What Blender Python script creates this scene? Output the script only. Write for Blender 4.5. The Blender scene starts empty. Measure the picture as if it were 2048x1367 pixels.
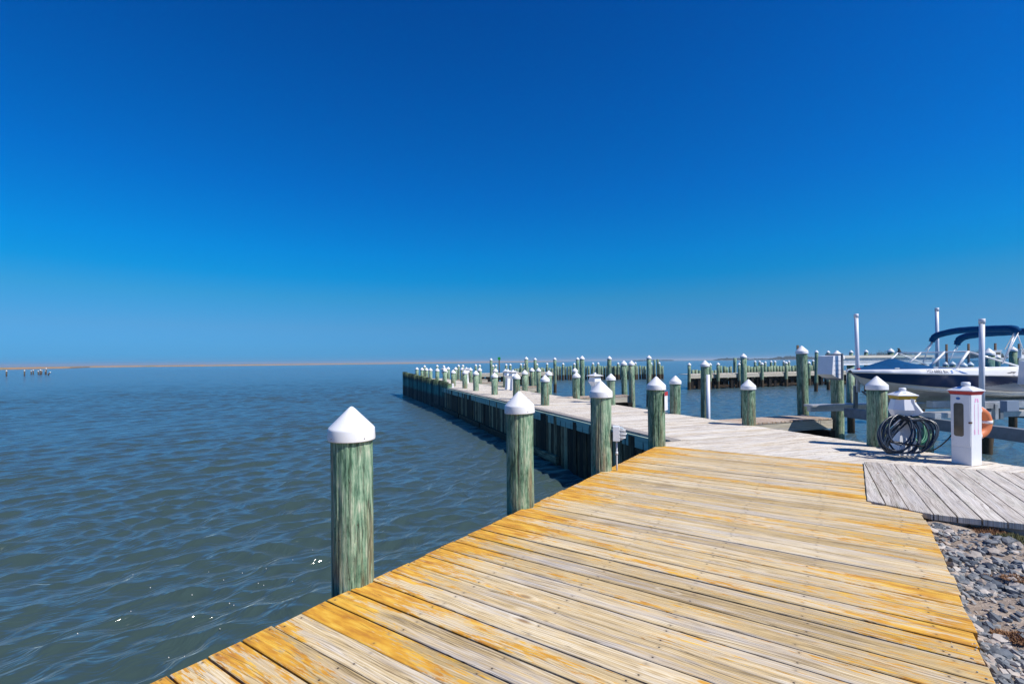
import bpy, bmesh, math, random
import numpy as np
from mathutils import Vector, Matrix, noise

random.seed(7)
R = random.Random(11)
C = bpy.context.scene.collection
SC = bpy.context.scene

# ---------------------------------------------------------------- camera model
H, F, CX, CY = 1.5, 967.0, 1024.0, 722.5      # eye height over the deck, focal length in photo pixels, horizon point
TH = math.atan(0.0093)
RV = Vector((math.cos(TH), 0, -math.sin(TH)))
UV_ = Vector((math.sin(TH), 0, math.cos(TH)))
WZ = -1.48                                     # water level, deck top is z = 0

def ray(px, py):
    return Vector((0, F, 0)) + RV*(px-CX) - UV_*(py-CY)
def at(px, py, z=0.0):                         # surveyed point: where the sight line meets the level z
    d = ray(px, py); k = (z-H)/d.z
    return Vector((d.x*k, d.y*k, z))
def atY(px, py, Y):                            # surveyed point at distance Y
    d = ray(px, py); k = Y/d.y
    return Vector((d.x*k, Y, H+d.z*k))
def V2(p): return Vector((p[0], p[1]))

# ---------------------------------------------------------------- mesh helpers
class MB:
    def __init__(s):
        s.v, s.f, s.m, s.uv, s.col, s.sm = [], [], [], [], [], []
    def face(s, idx, m=0, uv=None, col=None, smooth=False):
        s.f.append(tuple(idx)); s.m.append(m)
        s.uv.append(uv if uv else [(0, 0)]*len(idx)); s.col.append(col or (0, 0, 0, 1)); s.sm.append(smooth)
    def box(s, c, size, rz=0.0, m=0, bev=0.0, M=None):
        bm = bmesh.new(); bmesh.ops.create_cube(bm, size=1)
        for v in bm.verts: v.co = Vector((v.co.x*size[0], v.co.y*size[1], v.co.z*size[2]))
        if bev > 0: bmesh.ops.bevel(bm, geom=bm.edges[:], offset=bev, segments=2, affect='EDGES', profile=0.6)
        T = Matrix.Translation(Vector(c)) @ Matrix.Rotation(rz, 4, 'Z')
        if M is not None: T = M @ T
        s.add_bm(bm, T, m); return s
    def add_bm(s, bm, T=None, m=0, smooth=False):
        bm.verts.ensure_lookup_table(); o = len(s.v)
        for i, v in enumerate(bm.verts):
            v.index = i; s.v.append(tuple((T @ v.co) if T is not None else v.co))
        for f in bm.faces: s.face([o+v.index for v in f.verts], m, smooth=smooth)
        bm.free()
    def lathe(s, prof, seg=24, T=None, m=0, smooth=True, caps=True):
        o = len(s.v); n = len(prof)
        for (r, z) in prof:
            for k in range(seg):
                a = 2*math.pi*k/seg; p = Vector((r*math.cos(a), r*math.sin(a), z))
                s.v.append(tuple(T @ p if T is not None else p))
        for i in range(n-1):
            for k in range(seg):
                k2 = (k+1) % seg
                s.face([o+i*seg+k, o+i*seg+k2, o+(i+1)*seg+k2, o+(i+1)*seg+k], m, smooth=smooth)
        if caps:
            s.face([o+k for k in range(seg)][::-1], m); s.face([o+(n-1)*seg+k for k in range(seg)], m)
        return s
    def tube(s, pts, r, seg=10, m=0, closed=False, caps=True):
        pts = [Vector(p) for p in pts]; n = len(pts); o = len(s.v)
        rr = r if isinstance(r, (list, tuple)) else [r]*n
        prev = None
        for i, p in enumerate(pts):
            if closed: t = pts[(i+1) % n]-pts[i-1]
            else: t = pts[min(i+1, n-1)]-pts[max(i-1, 0)]
            t.normalize()
            if prev is None:
                up = Vector((0, 0, 1)) if abs(t.z) < .9 else Vector((1, 0, 0))
                a = t.cross(up).normalized()
            else:
                a = (prev - t*prev.dot(t)).normalized()
            prev = a; b = t.cross(a)
            for k in range(seg):
                an = 2*math.pi*k/seg
                s.v.append(tuple(p+(a*math.cos(an)+b*math.sin(an))*rr[i]))
        for i in range(n if closed else n-1):
            j = (i+1) % n
            for k in range(seg):
                k2 = (k+1) % seg
                s.face([o+i*seg+k, o+i*seg+k2, o+j*seg+k2, o+j*seg+k], m, smooth=True)
        if caps and not closed:
            s.face([o+k for k in range(seg)][::-1], m); s.face([o+(n-1)*seg+k for k in range(seg)], m)
        return s
    def prism(s, poly, z0, z1, m=0):            # poly: 2-D points counter-clockwise
        o = len(s.v); n = len(poly)
        for z in (z0, z1):
            for p in poly: s.v.append((p[0], p[1], z))
        s.face([o+k for k in range(n)][::-1], m); s.face([o+n+k for k in range(n)], m)
        for k in range(n):
            k2 = (k+1) % n; s.face([o+k, o+k2, o+n+k2, o+n+k], m)
        return s
    def sheet(s, rows, m=0, smooth=True, thick=0.0):
        o = len(s.v); h, w = len(rows), len(rows[0])
        for r in rows:
            for p in r: s.v.append(tuple(p))
        for i in range(h-1):
            for j in range(w-1):
                mm = m(i, j) if callable(m) else m
                s.face([o+i*w+j, o+i*w+j+1, o+(i+1)*w+j+1, o+(i+1)*w+j], mm, smooth=smooth)
        return s
    def build(s, name, mats, root=None, bev=0):
        me = bpy.data.meshes.new(name)
        base = Vector(root.location) if root else Vector((0, 0, 0))
        if root is not None and root.parent is not None: base = base + Vector(root.parent.location)
        vs = [tuple(Vector(v)-base) for v in s.v]
        me.from_pydata(vs, [], s.f)
        if not isinstance(mats, (list, tuple)): mats = [mats]
        for m in mats: me.materials.append(m)
        me.polygons.foreach_set('material_index', s.m)
        me.polygons.foreach_set('use_smooth', s.sm)
        uvl = me.uv_layers.new(name='UVMap')
        uvl.data.foreach_set('uv', [c for fu in s.uv for p in fu for c in p])
        ca = me.attributes.new('rnd', 'FLOAT_COLOR', 'FACE')
        ca.data.foreach_set('color', [c for q in s.col for c in q])
        me.update()
        ob = bpy.data.objects.new(name, me); C.objects.link(ob)
        if root is not None: ob.parent = root
        return ob

def thing(name, label, cat, loc=(0, 0, 0), group=None):
    o = bpy.data.objects.new(name, None); C.objects.link(o); o.empty_display_size = .1
    o.location = loc; o['label'] = label; o['category'] = cat
    if group: o['group'] = group
    return o
def tag(o, label=None, cat=None, group=None, kind=None):
    for k, v in (('label', label), ('category', cat), ('group', group), ('kind', kind)):
        if v: o[k] = v
    return o
def solo(name, mb, mats, loc, label, cat, group=None):      # a thing that is one mesh, origin at its base
    d = bpy.data.objects.new('tmp', None); d.location = loc
    ob = mb.build(name, mats, d); ob.parent = None; ob.location = loc
    bpy.data.objects.remove(d)
    return tag(ob, label, cat, group)
def sub(name, mb, mat, par):                                # a sub-part: its parent's mesh is already relative to the thing
    r = par.parent
    ob = mb.build(name, mat, r); ob.parent = par
    return ob

# ---------------------------------------------------------------- material helpers
class NT:
    def __init__(s, name):
        s.mat = bpy.data.materials.new(name); s.mat.use_nodes = True
        s.t = s.mat.node_tree; s.b = s.t.nodes['Principled BSDF']
    def n(s, typ, ins=None, **props):
        nd = s.t.nodes.new(typ)
        for k, v in props.items(): setattr(nd, k, v)
        for k, v in (ins or {}).items(): s.set(nd.inputs[k], v)
        return nd
    def set(s, sock, v):
        if isinstance(v, bpy.types.NodeSocket): s.t.links.new(v, sock)
        else: sock.default_value = v
    def bs(s, **kw):
        for k, v in kw.items(): s.set(s.b.inputs[k.replace('_', ' ')], v)
    def math(s, op, a, b=0.0, clamp=False):
        nd = s.n('ShaderNodeMath', {0: a, 1: b}, operation=op); nd.use_clamp = clamp; return nd.outputs[0]
    def vec(s, x, y, z):
        return s.n('ShaderNodeCombineXYZ', {0: x, 1: y, 2: z}).outputs[0]
    def noise(s, vec, scale=1.0, detail=4.0, rough=.55, dist=0.0):
        return s.n('ShaderNodeTexNoise', {'Vector': vec, 'Scale': scale, 'Detail': detail, 'Roughness': rough, 'Distortion': dist}).outputs[0]
    def ramp(s, fac, stops, interp='LINEAR'):
        nd = s.n('ShaderNodeValToRGB', {0: fac}); cr = nd.color_ramp; cr.interpolation = interp
        while len(cr.elements) < len(stops): cr.elements.new(.5)
        for e, (p, c) in zip(cr.elements, stops):
            e.position = p; e.color = (c, c, c, 1) if isinstance(c, (int, float)) else (*c, 1)
        return nd.outputs[0]
    def mix(s, fac, a, b, mode='MIX'):
        nd = s.n('ShaderNodeMix', data_type='RGBA', blend_type=mode)
        s.set(nd.inputs[0], fac)
        for i, v in ((6, a), (7, b)):
            s.set(nd.inputs[i], (*v, 1) if isinstance(v, tuple) and len(v) == 3 else v)
        return nd.outputs[2]
    def maprange(s, v, a, b, c=0.0, d=1.0):
        return s.n('ShaderNodeMapRange', {0: v, 1: a, 2: b, 3: c, 4: d}).outputs[0]
    def bump(s, h, strength=.3, dist=.01):
        return s.n('ShaderNodeBump', {'Height': h, 'Strength': strength, 'Distance': dist}).outputs[0]
    def sep(s, v):
        o = s.n('ShaderNodeSeparateXYZ', {0: v}).outputs; return o[0], o[1], o[2]

def plain(name, col, rough=.5, metal=0.0, var=.12, scale=6.0, bump=0.0, coat=0.0, dirt=None, spec=None):
    m = NT(name)
    tc = m.n('ShaderNodeTexCoord').outputs['Object']
    nz = m.noise(tc, scale, 5, .6)
    hi = tuple(min(1, c*(1+var)) for c in col); lo = tuple(c*(1-var) for c in col)
    c = m.ramp(nz, [(.3, lo), (.7, hi)])
    if dirt:
        dn = m.noise(tc, scale*2.3, 6, .7)
        c = m.mix(m.maprange(dn, .58, .72, 0, .55), c, dirt)
    m.bs(Base_Color=c, Roughness=m.maprange(nz, .2, .8, max(.02, rough-.08), rough+.08), Metallic=metal)
    if coat: m.bs(Coat_Weight=coat, Coat_Roughness=.04)
    if bump: m.bs(Normal=m.bump(m.noise(tc, scale*8, 4), bump, .004))
    if spec is not None: m.bs(Specular_IOR_Level=spec)
    return m.mat

# boards: UV u = metres along the board from its first end, v = metres across; face colour = (random, random, length/10)
def board_mat(name, tones, crack=(.10, .075, .05), lichen=0.0, edge=0.0, nails=True, contrast=1.0, far_end=0.0, green=0.0, streak_w=.55, bvar=.16, film=.75):
    m = NT(name)
    uv = m.n('ShaderNodeUVMap', uv_map='UVMap').outputs[0]
    u, v, _ = m.sep(uv)
    at_ = m.n('ShaderNodeAttribute', attribute_name='rnd').outputs['Color']
    sp = m.n('ShaderNodeSeparateColor', {0: at_}).outputs
    r1, r2, ln = sp[0], sp[1], sp[2]
    off = m.math('MULTIPLY', r1, 97.0); off2 = m.math('MULTIPLY', r2, 61.0)
    wob = m.math('MULTIPLY', m.math('SUBTRACT', m.noise(m.vec(m.math('MULTIPLY', u, 1.1), m.math('MULTIPLY', v, 5.0), off), 1.0, 2), .5), .10)
    vw = m.math('ADD', v, wob)
    g1 = m.noise(m.vec(m.math('MULTIPLY', u, 1.3), m.math('MULTIPLY', vw, 34.0), off), 1.0, 5, .62)
    g2 = m.noise(m.vec(m.math('MULTIPLY', u, 3.0), m.math('MULTIPLY', vw, 150.0), off2), 1.0, 4, .6)
    # cathedral rings
    ringv = m.math('ADD', m.math('MULTIPLY', m.math('ABSOLUTE', m.math('ADD', v, m.math('MULTIPLY', m.math('SUBTRACT', r2, .5), .12))), 1.0),
                   m.math('MULTIPLY', m.noise(m.vec(m.math('MULTIPLY', u, .55), off2, v), 1.0, 2), .17))
    ring = m.math('SINE', m.math('MULTIPLY', ringv, 420.0))
    ring = m.maprange(ring, -1, 1, 0, 1)
    blot = m.noise(m.vec(m.math('MULTIPLY', u, 1.7), m.math('MULTIPLY', v, 7.0), off2), 1.0, 5, .6)
    t = m.math('ADD', m.math('MULTIPLY', g1, streak_w), m.math('MULTIPLY', m.math('SUBTRACT', g2, .22), .56))
    t = m.math('ADD', t, m.math('MULTIPLY', ring, .10))
    t = m.math('ADD', t, m.math('MULTIPLY', blot, .30))
    t = m.math('ADD', t, m.math('MULTIPLY', m.math('SUBTRACT', r1, .5), bvar))
    t = m.maprange(t, .62-.26/contrast, .62+.26/contrast)
    n = len(tones)
    col = m.ramp(t, [(.04+.92*i/(n-1), c) for i, c in enumerate(tones)])
    # weathered grey film on some boards
    gm = m.maprange(m.noise(m.vec(m.math('MULTIPLY', u, .8), m.math('MULTIPLY', v, 16.0), m.math('ADD', off, 5.0)), 1.0, 5, .62), .47, .62, 0, film)
    gl = .55*tones[-1][1]+.1; col = m.mix(gm, col, m.ramp(g2, [(.32, (gl*.52, gl*.47, gl*.44)), (.5, (gl*.98, gl*.92, gl*.87)), (.62, (gl*1.3, gl*1.25, gl*1.2))]))
    if green:
        col = m.mix(m.maprange(m.noise(m.vec(u, m.math('MULTIPLY', v, 9.0), off2), 1.0, 4), .52, .75, 0, green), col, (.20, .27, .13))
    if lichen:
        ls = m.noise(m.vec(m.math('MULTIPLY', u, 1.15), m.math('MULTIPLY', v, 11.0), m.math('ADD', off2, 3.0)), 1.0, 7, .68)
        lf = m.noise(m.vec(m.math('MULTIPLY', u, 9.0), m.math('MULTIPLY', v, 75.0), off), 1.0, 4, .65)
        e = m.maprange(m.math('ADD', u, m.math('MULTIPLY', m.math('SUBTRACT', r1, .5), .3)), 0.0, .85, edge, 0)
        e2 = m.maprange(m.math('SUBTRACT', m.math('MULTIPLY', ln, 10.0), u), 0.0, .8, far_end, 0)
        k = m.math('ADD', m.math('ADD', m.math('MULTIPLY', ls, .66), m.math('MULTIPLY', lf, .48)), m.math('ADD', e, e2))
        k = m.math('SUBTRACT', k, .045)
        k = m.math('ADD', k, m.math('MULTIPLY', m.math('SUBTRACT', r2, .5), .15))
        wash = m.maprange(k, .585-lichen, .84-lichen, 0, .68)
        col = m.mix(wash, col, m.mix(r1, (.66, .46, .17), (.70, .52, .26)))
        k2 = m.maprange(k, .77-lichen, .81-lichen, 0, .92)
        oc = m.ramp(m.noise(m.vec(m.math('MULTIPLY', u, 5.0), m.math('MULTIPLY', v, 30.0), off), 1.0, 4), [(.3, (.42, .16, .015)), (.5, (.62, .30, .022)), (.68, (.76, .47, .06))])
        col = m.mix(k2, col, oc)
    # cracks and grain lines
    cr = m.noise(m.vec(m.math('MULTIPLY', u, .75), m.math('MULTIPLY', vw, 62.0), m.math('ADD', off, 9.0)), 1.0, 3, .5)
    cm = m.math('SUBTRACT', 1.0, m.maprange(m.math('ABSOLUTE', m.math('SUBTRACT', cr, .5)), .0, .016))
    sel = m.maprange(m.noise(m.vec(m.math('MULTIPLY', u, .9), m.math('MULTIPLY', v, 13.0), off2), 1.0, 2), .38, .52)
    cm = m.math('MULTIPLY', m.math('MULTIPLY', cm, sel), .9)
    col = m.mix(cm, col, crack)
    # knots
    vo = m.n('ShaderNodeTexVoronoi', {'Vector': m.vec(m.math('MULTIPLY', u, 1.25), m.math('MULTIPLY', v, 3.6), m.math('MULTIPLY', off, 3.1)), 'Scale': 1.0}, feature='F1')
    kd = vo.outputs['Distance']
    km = m.math('SUBTRACT', 1.0, m.maprange(kd, .035, .075))
    col = m.mix(m.math('MULTIPLY', km, .75), col, (.24, .13, .055))
    halo = m.math('MULTIPLY', m.math('SUBTRACT', 1.0, m.maprange(m.math('ABSOLUTE', m.math('SUBTRACT', kd, .11)), 0, .03)), .35)
    col = m.mix(halo, col, tuple(min(1, c*1.15) for c in tones[-1]))
    hgt = m.math('SUBTRACT', m.math('ADD', m.math('MULTIPLY', g1, .6), m.math('MULTIPLY', g2, .4)), cm)
    if nails:
        fu = m.math('SUBTRACT', m.math('FRACT', m.math('ADD', m.math('DIVIDE', u, .62), m.math('ADD', .42, m.math('MULTIPLY', r2, .09)))), .5)
        du = m.math('MULTIPLY', fu, .62)
        dv = m.math('SUBTRACT', m.math('ABSOLUTE', v), .052)
        dd = m.math('SQRT', m.math('ADD', m.math('MULTIPLY', du, du), m.math('MULTIPLY', dv, dv)))
        nm = m.math('SUBTRACT', 1.0, m.maprange(dd, .0045, .0065))
        col = m.mix(m.math('MULTIPLY', m.math('SUBTRACT', 1.0, m.maprange(dd, .006, .022)), .28), col, (.13, .10, .09))
        nm = m.math('MULTIPLY', nm, m.maprange(m.noise(m.vec(m.math('MULTIPLY', u, 2.0), m.math('SIGN', v), off), 1.0, 0), .42, .55, .15, .95))
        col = m.mix(nm, col, (.035, .028, .025))
        hgt = m.math('SUBTRACT', hgt, m.math('MULTIPLY', nm, 1.0))
    m.bs(Base_Color=col, Roughness=.82, Specular_IOR_Level=.25, Normal=m.bump(hgt, .55, .004))
    return m.mat

MAT = {}
MAT['yellow'] = board_mat('weathered_yellow_deck', [(.16, .115, .06), (.37, .27, .145), (.56, .435, .25), (.75, .66, .49)], lichen=.165, edge=.20, far_end=.10, contrast=1.35, bvar=.16)
MAT['white'] = board_mat('bleached_deck', [(.26, .19, .12), (.56, .48, .38), (.72, .67, .58), (.80, .77, .70)], lichen=.02, contrast=1.25, bvar=.12)
MAT['warm'] = board_mat('finger_deck', [(.20, .11, .06), (.46, .33, .22), (.58, .52, .48)], contrast=1.0)
MAT['grey'] = board_mat('grey_boardwalk', [(.22, .185, .155), (.42, .375, .325), (.58, .53, .47), (.70, .66, .60)], bvar=.10, contrast=1.2, green=.22, nails=True)
MAT['edgeboard'] = board_mat('grey_edge_board', [(.20, .17, .15), (.33, .30, .27), (.42, .39, .36)], nails=False)

def piling_mat(name, shift=0.0):
    m = NT(name)
    geo = m.n('ShaderNodeNewGeometry').outputs['Position']
    tc = m.n('ShaderNodeTexCoord').outputs['Object']
    rnd = m.n('ShaderNodeObjectInfo').outputs['Random']
    x, y, z = m.sep(tc); _, _, wz = m.sep(geo)
    o = m.math('MULTIPLY', rnd, 53.0)
    st = m.noise(m.vec(m.math('MULTIPLY', x, 22.0), m.math('MULTIPLY', y, 22.0), m.math('ADD', m.math('MULTIPLY', z, 2.4), o)), 1.0, 6, .66, .8)
    fine = m.noise(m.vec(m.math('MULTIPLY', x, 85.0), m.math('MULTIPLY', y, 85.0), m.math('ADD', m.math('MULTIPLY', z, 9.0), o)), 1.0, 6, .7)
    blot = m.noise(m.vec(m.math('MULTIPLY', x, 7.0), m.math('MULTIPLY', y, 7.0), m.math('ADD', m.math('MULTIPLY', z, 3.2), o)), 1.0, 6, .66, 1.2)
    t = m.math('ADD', m.math('ADD', m.math('MULTIPLY', st, .42), m.math('MULTIPLY', fine, .46)), m.math('MULTIPLY', blot, .46))
    t = m.math('ADD', t, m.math('MULTIPLY', m.math('SUBTRACT', rnd, .5), .06))
    col = m.ramp(m.maprange(t, .51, .85), [(.05, (.020, .045, .028)), (.28, (.085, .175, .110)), (.48, (.190, .320, .210)), (.68, (.340, .450, .310)), (.95, (.58, .61, .46))])
    br = m.noise(m.vec(m.math('MULTIPLY', x, 11.0), m.math('MULTIPLY', y, 11.0), m.math('ADD', m.math('MULTIPLY', z, .7), m.math('MULTIPLY', o, 1.7))), 1.0, 5, .6)
    low = m.maprange(wz, 0.0, .75, .09, 0)
    col = m.mix(m.maprange(m.math('ADD', br, low), .55, .70, 0, .72), col, m.ramp(fine, [(.3, (.13, .07, .035)), (.7, (.34, .22, .12))]))
    gr = m.noise(m.vec(m.math('MULTIPLY', x, 16.0), m.math('MULTIPLY', y, 16.0), m.math('ADD', m.math('MULTIPLY', z, .9), m.math('MULTIPLY', o, 2.3))), 1.0, 5, .6)
    col = m.mix(m.maprange(gr, .56, .70, 0, .55), col, (.34, .31, .24))
    ck = m.noise(m.vec(m.math('MULTIPLY', x, 26.0), m.math('MULTIPLY', y, 26.0), m.math('ADD', m.math('MULTIPLY', z, .9), o)), 1.0, 3, .5, .3)
    cm = m.math('SUBTRACT', 1.0, m.maprange(m.math('ABSOLUTE', m.math('SUBTRACT', ck, .53)), 0, .020))
    col = m.mix(m.math('MULTIPLY', cm, .8), col, (.030, .026, .020))
    ck2 = m.noise(m.vec(m.math('MULTIPLY', x, 60.0), m.math('MULTIPLY', y, 60.0), m.math('ADD', m.math('MULTIPLY', z, 1.3), o)), 1.0, 4, .55, .4)
    cm2 = m.math('MULTIPLY', m.math('SUBTRACT', 1.0, m.maprange(m.math('ABSOLUTE', m.math('SUBTRACT', ck2, .5)), 0, .022)), m.maprange(blot, .45, .6))
    col = m.mix(m.math('MULTIPLY', cm2, .7), col, (.045, .06, .035))
    pale = m.math('MULTIPLY', m.math('SUBTRACT', 1.0, m.maprange(m.math('ABSOLUTE', m.math('SUBTRACT', ck2, .58)), 0, .018)), m.maprange(blot, .56, .44))
    col = m.mix(m.math('MULTIPLY', pale, .6), col, (.52, .56, .44))
    vo = m.n('ShaderNodeTexVoronoi', {'Vector': m.vec(m.math('MULTIPLY', x, 14.0), m.math('MULTIPLY', y, 14.0), m.math('ADD', m.math('MULTIPLY', z, 11.0), o)), 'Scale': 1.0}).outputs['Distance']
    sp = m.math('SUBTRACT', 1.0, m.maprange(vo, .05, .10))
    col = m.mix(m.math('MULTIPLY', sp, .7), col, (.06, .045, .03))
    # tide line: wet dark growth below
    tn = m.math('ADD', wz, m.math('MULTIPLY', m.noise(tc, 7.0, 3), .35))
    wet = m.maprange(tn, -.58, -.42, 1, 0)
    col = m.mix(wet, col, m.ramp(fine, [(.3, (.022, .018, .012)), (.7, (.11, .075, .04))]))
    h = m.math('SUBTRACT', m.math('ADD', m.math('MULTIPLY', st, .7), m.math('MULTIPLY', fine, .6)), m.math('ADD', m.math('MULTIPLY', cm, .8), m.math('MULTIPLY', cm2, .4)))
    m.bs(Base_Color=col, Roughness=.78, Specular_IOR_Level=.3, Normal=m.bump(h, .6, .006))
    return m.mat
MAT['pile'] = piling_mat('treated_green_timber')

def dark_timber(name, tones, teal=False, top=False):
    m = NT(name)
    uv = m.n('ShaderNodeUVMap', uv_map='UVMap').outputs[0]
    u, v, _ = m.sep(uv)
    sp = m.n('ShaderNodeSeparateColor', {0: m.n('ShaderNodeAttribute', attribute_name='rnd').outputs['Color']}).outputs
    _, _, wz = m.sep(m.n('ShaderNodeNewGeometry').outputs['Position'])
    o = m.math('MULTIPLY', sp[0], 71.0)
    g = m.noise(m.vec(m.math('MULTIPLY', u, 1.6), m.math('MULTIPLY', v, 40.0), o), 1.0, 6, .65)
    b = m.noise(m.vec(m.math('MULTIPLY', u, 3.0), m.math('MULTIPLY', v, 9.0), o), 1.0, 5, .6)
    t = m.math('ADD', m.math('MULTIPLY', g, .6), m.math('ADD', m.math('MULTIPLY', b, .4), m.math('MULTIPLY', m.math('SUBTRACT', sp[1], .5), .42)))
    col = m.ramp(m.maprange(t, .3, .75), [(i/(len(tones)-1), c) for i, c in enumerate(tones)])
    if teal:
        w = m.math('ADD', wz, m.math('MULTIPLY', m.noise(m.vec(u, m.math('MULTIPLY', v, 12.0), o), 2.0, 3), .5))
        hi = m.ramp(m.maprange(t, .3, .75), [(0, (.016, .060, .045)), (.5, (.05, .19, .14)), (1, (.17, .36, .25))])
        col = m.mix(m.maprange(w, -.45, -.25), col, hi)
        dk = m.ramp(m.maprange(t, .3, .75), [(0, (.014, .022, .014)), (.6, (.04, .07, .035)), (1, (.16, .20, .10))])
        col = m.mix(m.maprange(w, .15, .40), col, dk)
    else:
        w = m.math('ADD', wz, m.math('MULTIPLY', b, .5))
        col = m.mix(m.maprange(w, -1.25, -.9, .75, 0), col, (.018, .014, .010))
    m.bs(Base_Color=col, Roughness=.7, Specular_IOR_Level=.3, Normal=m.bump(g, .6, .01))
    return m.mat
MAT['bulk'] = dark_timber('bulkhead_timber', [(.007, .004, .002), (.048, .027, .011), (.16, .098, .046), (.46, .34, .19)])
MAT['tealpile'] = dark_timber('green_stained_timber', [(.012, .010, .008), (.05, .04, .028), (.16, .12, .08)], teal=True)
def fascia_mat():
    m = NT('fascia_timber')
    uv = m.n('ShaderNodeUVMap', uv_map='UVMap').outputs[0]; u, v, _ = m.sep(uv)
    g = m.noise(m.vec(m.math('MULTIPLY', u, 1.2), m.math('MULTIPLY', v, 40.0), 0.0), 1.0, 5, .6)
    b = m.noise(m.vec(u, m.math('MULTIPLY', v, 4.0), 3.0), 1.0, 5, .6)
    col = m.ramp(m.math('ADD', m.math('MULTIPLY', g, .5), m.math('MULTIPLY', b, .5)), [(.3, (.18, .27, .22)), (.5, (.36, .48, .38)), (.7, (.52, .60, .48))])
    # rust stain trickling under each bolt
    fu = m.math('MULTIPLY', m.math('SUBTRACT', m.math('FRACT', m.math('DIVIDE', u, .33)), .5), .33)
    cell = m.noise(m.vec(m.math('FLOOR', m.math('DIVIDE', u, .33)), 0.0, 0.0), 3.7, 0)
    wob = m.math('MULTIPLY', m.math('SUBTRACT', m.noise(m.vec(m.math('MULTIPLY', u, 14.0), m.math('MULTIPLY', v, 8.0), 0.0), 1.0, 3), .5), .05)
    sm = m.math('SUBTRACT', 1.0, m.maprange(m.math('ABSOLUTE', m.math('ADD', fu, wob)), m.math('MULTIPLY', cell, .012), m.math('MULTIPLY', cell, .050)))
    sm = m.math('MULTIPLY', sm, m.maprange(v, -.01, .05, 1, 0))
    col = m.mix(m.math('MULTIPLY', sm, .9), col, (.035, .022, .018))
    m.bs(Base_Color=col, Roughness=.75, Normal=m.bump(g, .4, .005))
    return m.mat
MAT['fascia'] = fascia_mat()
MAT['paletimber'] = board_mat('pale_stringer', [(.24, .20, .14), (.46, .42, .32), (.62, .56, .46)], nails=False)
MAT['cap'] = plain('white_cap_plastic', (.80, .80, .81), .38, var=.04, scale=5, dirt=(.60, .58, .54), bump=.08)
MAT['plastic'] = plain('white_moulded_plastic', (.78, .79, .82), .32, var=.04, scale=6, coat=.2)
MAT['screw'] = plain('rusty_screw', (.10, .05, .03), .6, .3)
MAT['red'] = plain('red_trim', (.42, .03, .03), .5)
MAT['ochre'] = plain('ochre_trim', (.40, .28, .02), .5)
MAT['blue_mark'] = plain('blue_print', (.03, .15, .45), .5)
MAT['pink'] = plain('faded_pink_print', (.80, .36, .62), .6)
MAT['darkpane'] = plain('dark_pane', (.12, .105, .082), .12, var=.3, scale=5)
MAT['black'] = plain('black_rubber', (.018, .020, .025), .4, var=.3, scale=9)
MAT['hose'] = plain('dark_blue_hose', (.022, .034, .055), .30, var=.3, scale=9)
MAT['ghose'] = plain('green_hose', (.012, .14, .075), .35, var=.3, scale=9)
MAT['orange'] = plain('orange_foam', (.66, .20, .075), .55, var=.14, scale=9)
MAT['ribbon'] = plain('white_webbing', (.74, .74, .78), .6)
MAT['alu'] = plain('weathered_aluminium', (.52, .53, .54), .48, .55, var=.16, scale=7, bump=.1)
MAT['alud'] = plain('dull_galvanised_steel', (.20, .23, .26), .55, .35, var=.25, scale=6, bump=.1)
MAT['pvc'] = plain('white_pvc_pipe', (.72, .74, .80), .35, var=.05, scale=4)
MAT['gel'] = plain('white_gelcoat', (.80, .80, .80), .18, var=.03, scale=2, coat=.6)
MAT['gelw'] = plain('cream_hull_bottom', (.62, .60, .56), .25, var=.12, scale=3, coat=.3)
MAT['navy'] = plain('navy_gelcoat', (.010, .042, .140), .22, var=.12, scale=2, spec=.22)
MAT['bluegrey'] = plain('blue_grey_gelcoat', (.25, .31, .40), .25, var=.06, scale=2, spec=.3)
MAT['cream'] = plain('cream_painted_steel', (.62, .58, .50), .5, var=.06, scale=3)
MAT['canvas'] = plain('blue_canvas', (.002, .060, .175), .9, var=.2, scale=14, bump=.3, spec=.12)
MAT['reg'] = plain('registration_letters', (.10, .10, .11), .5)
MAT['conduit'] = plain('grey_conduit', (.60, .62, .68), .4)
MAT['lampglass'] = plain('frosted_lens', (.62, .63, .62), .15, var=.1)
MAT['signback'] = plain('white_sign_sheet', (.75, .75, .76), .4)
MAT['bird'] = plain('black_feathers', (.015, .016, .018), .6)
MAT['navgreen'] = plain('green_daymark', (.01, .30, .03), .5)
MAT['guano'] = plain('guano_white', (.70, .68, .64), .8)
MAT['rot'] = plain('rotten_post', (.10, .07, .05), .85, var=.4, scale=4, bump=.4)
def glass():
    m = NT('tinted_glass')
    g = m.n('ShaderNodeBsdfGlossy', {'Roughness': .03, 'Color': (1, 1, 1, 1)}).outputs[0]
    t = m.n('ShaderNodeBsdfTransparent', {'Color': (.72, .82, .86, 1)}).outputs[0]
    fr = m.n('ShaderNodeFresnel', {'IOR': 1.5}).outputs[0]
    mx = m.n('ShaderNodeMixShader', {0: fr, 1: t, 2: g}).outputs[0]
    m.t.links.new(mx, m.t.nodes['Material Output'].inputs['Surface'])
    return m.mat
MAT['glass'] = glass()

# ================================================================ sky, sun, camera
SUN_AZ = Vector((.86, -.51, 0)).normalized(); SUN_EL = math.radians(51)
to_sun = Vector((SUN_AZ.x*math.cos(SUN_EL), SUN_AZ.y*math.cos(SUN_EL), math.sin(SUN_EL)))
w = bpy.data.worlds.new("World"); SC.world = w; w.use_nodes = True
wt = w.node_tree; bg = wt.nodes['Background']
sky = wt.nodes.new('ShaderNodeTexSky'); sky.sky_type = 'NISHITA'; sky.sun_disc = False
sky.sun_elevation = SUN_EL; sky.sun_rotation = math.atan2(to_sun.x, to_sun.y)
sky.altitude = 0; sky.air_density = 1.0; sky.dust_density = .3; sky.ozone_density = 1.5
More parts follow.
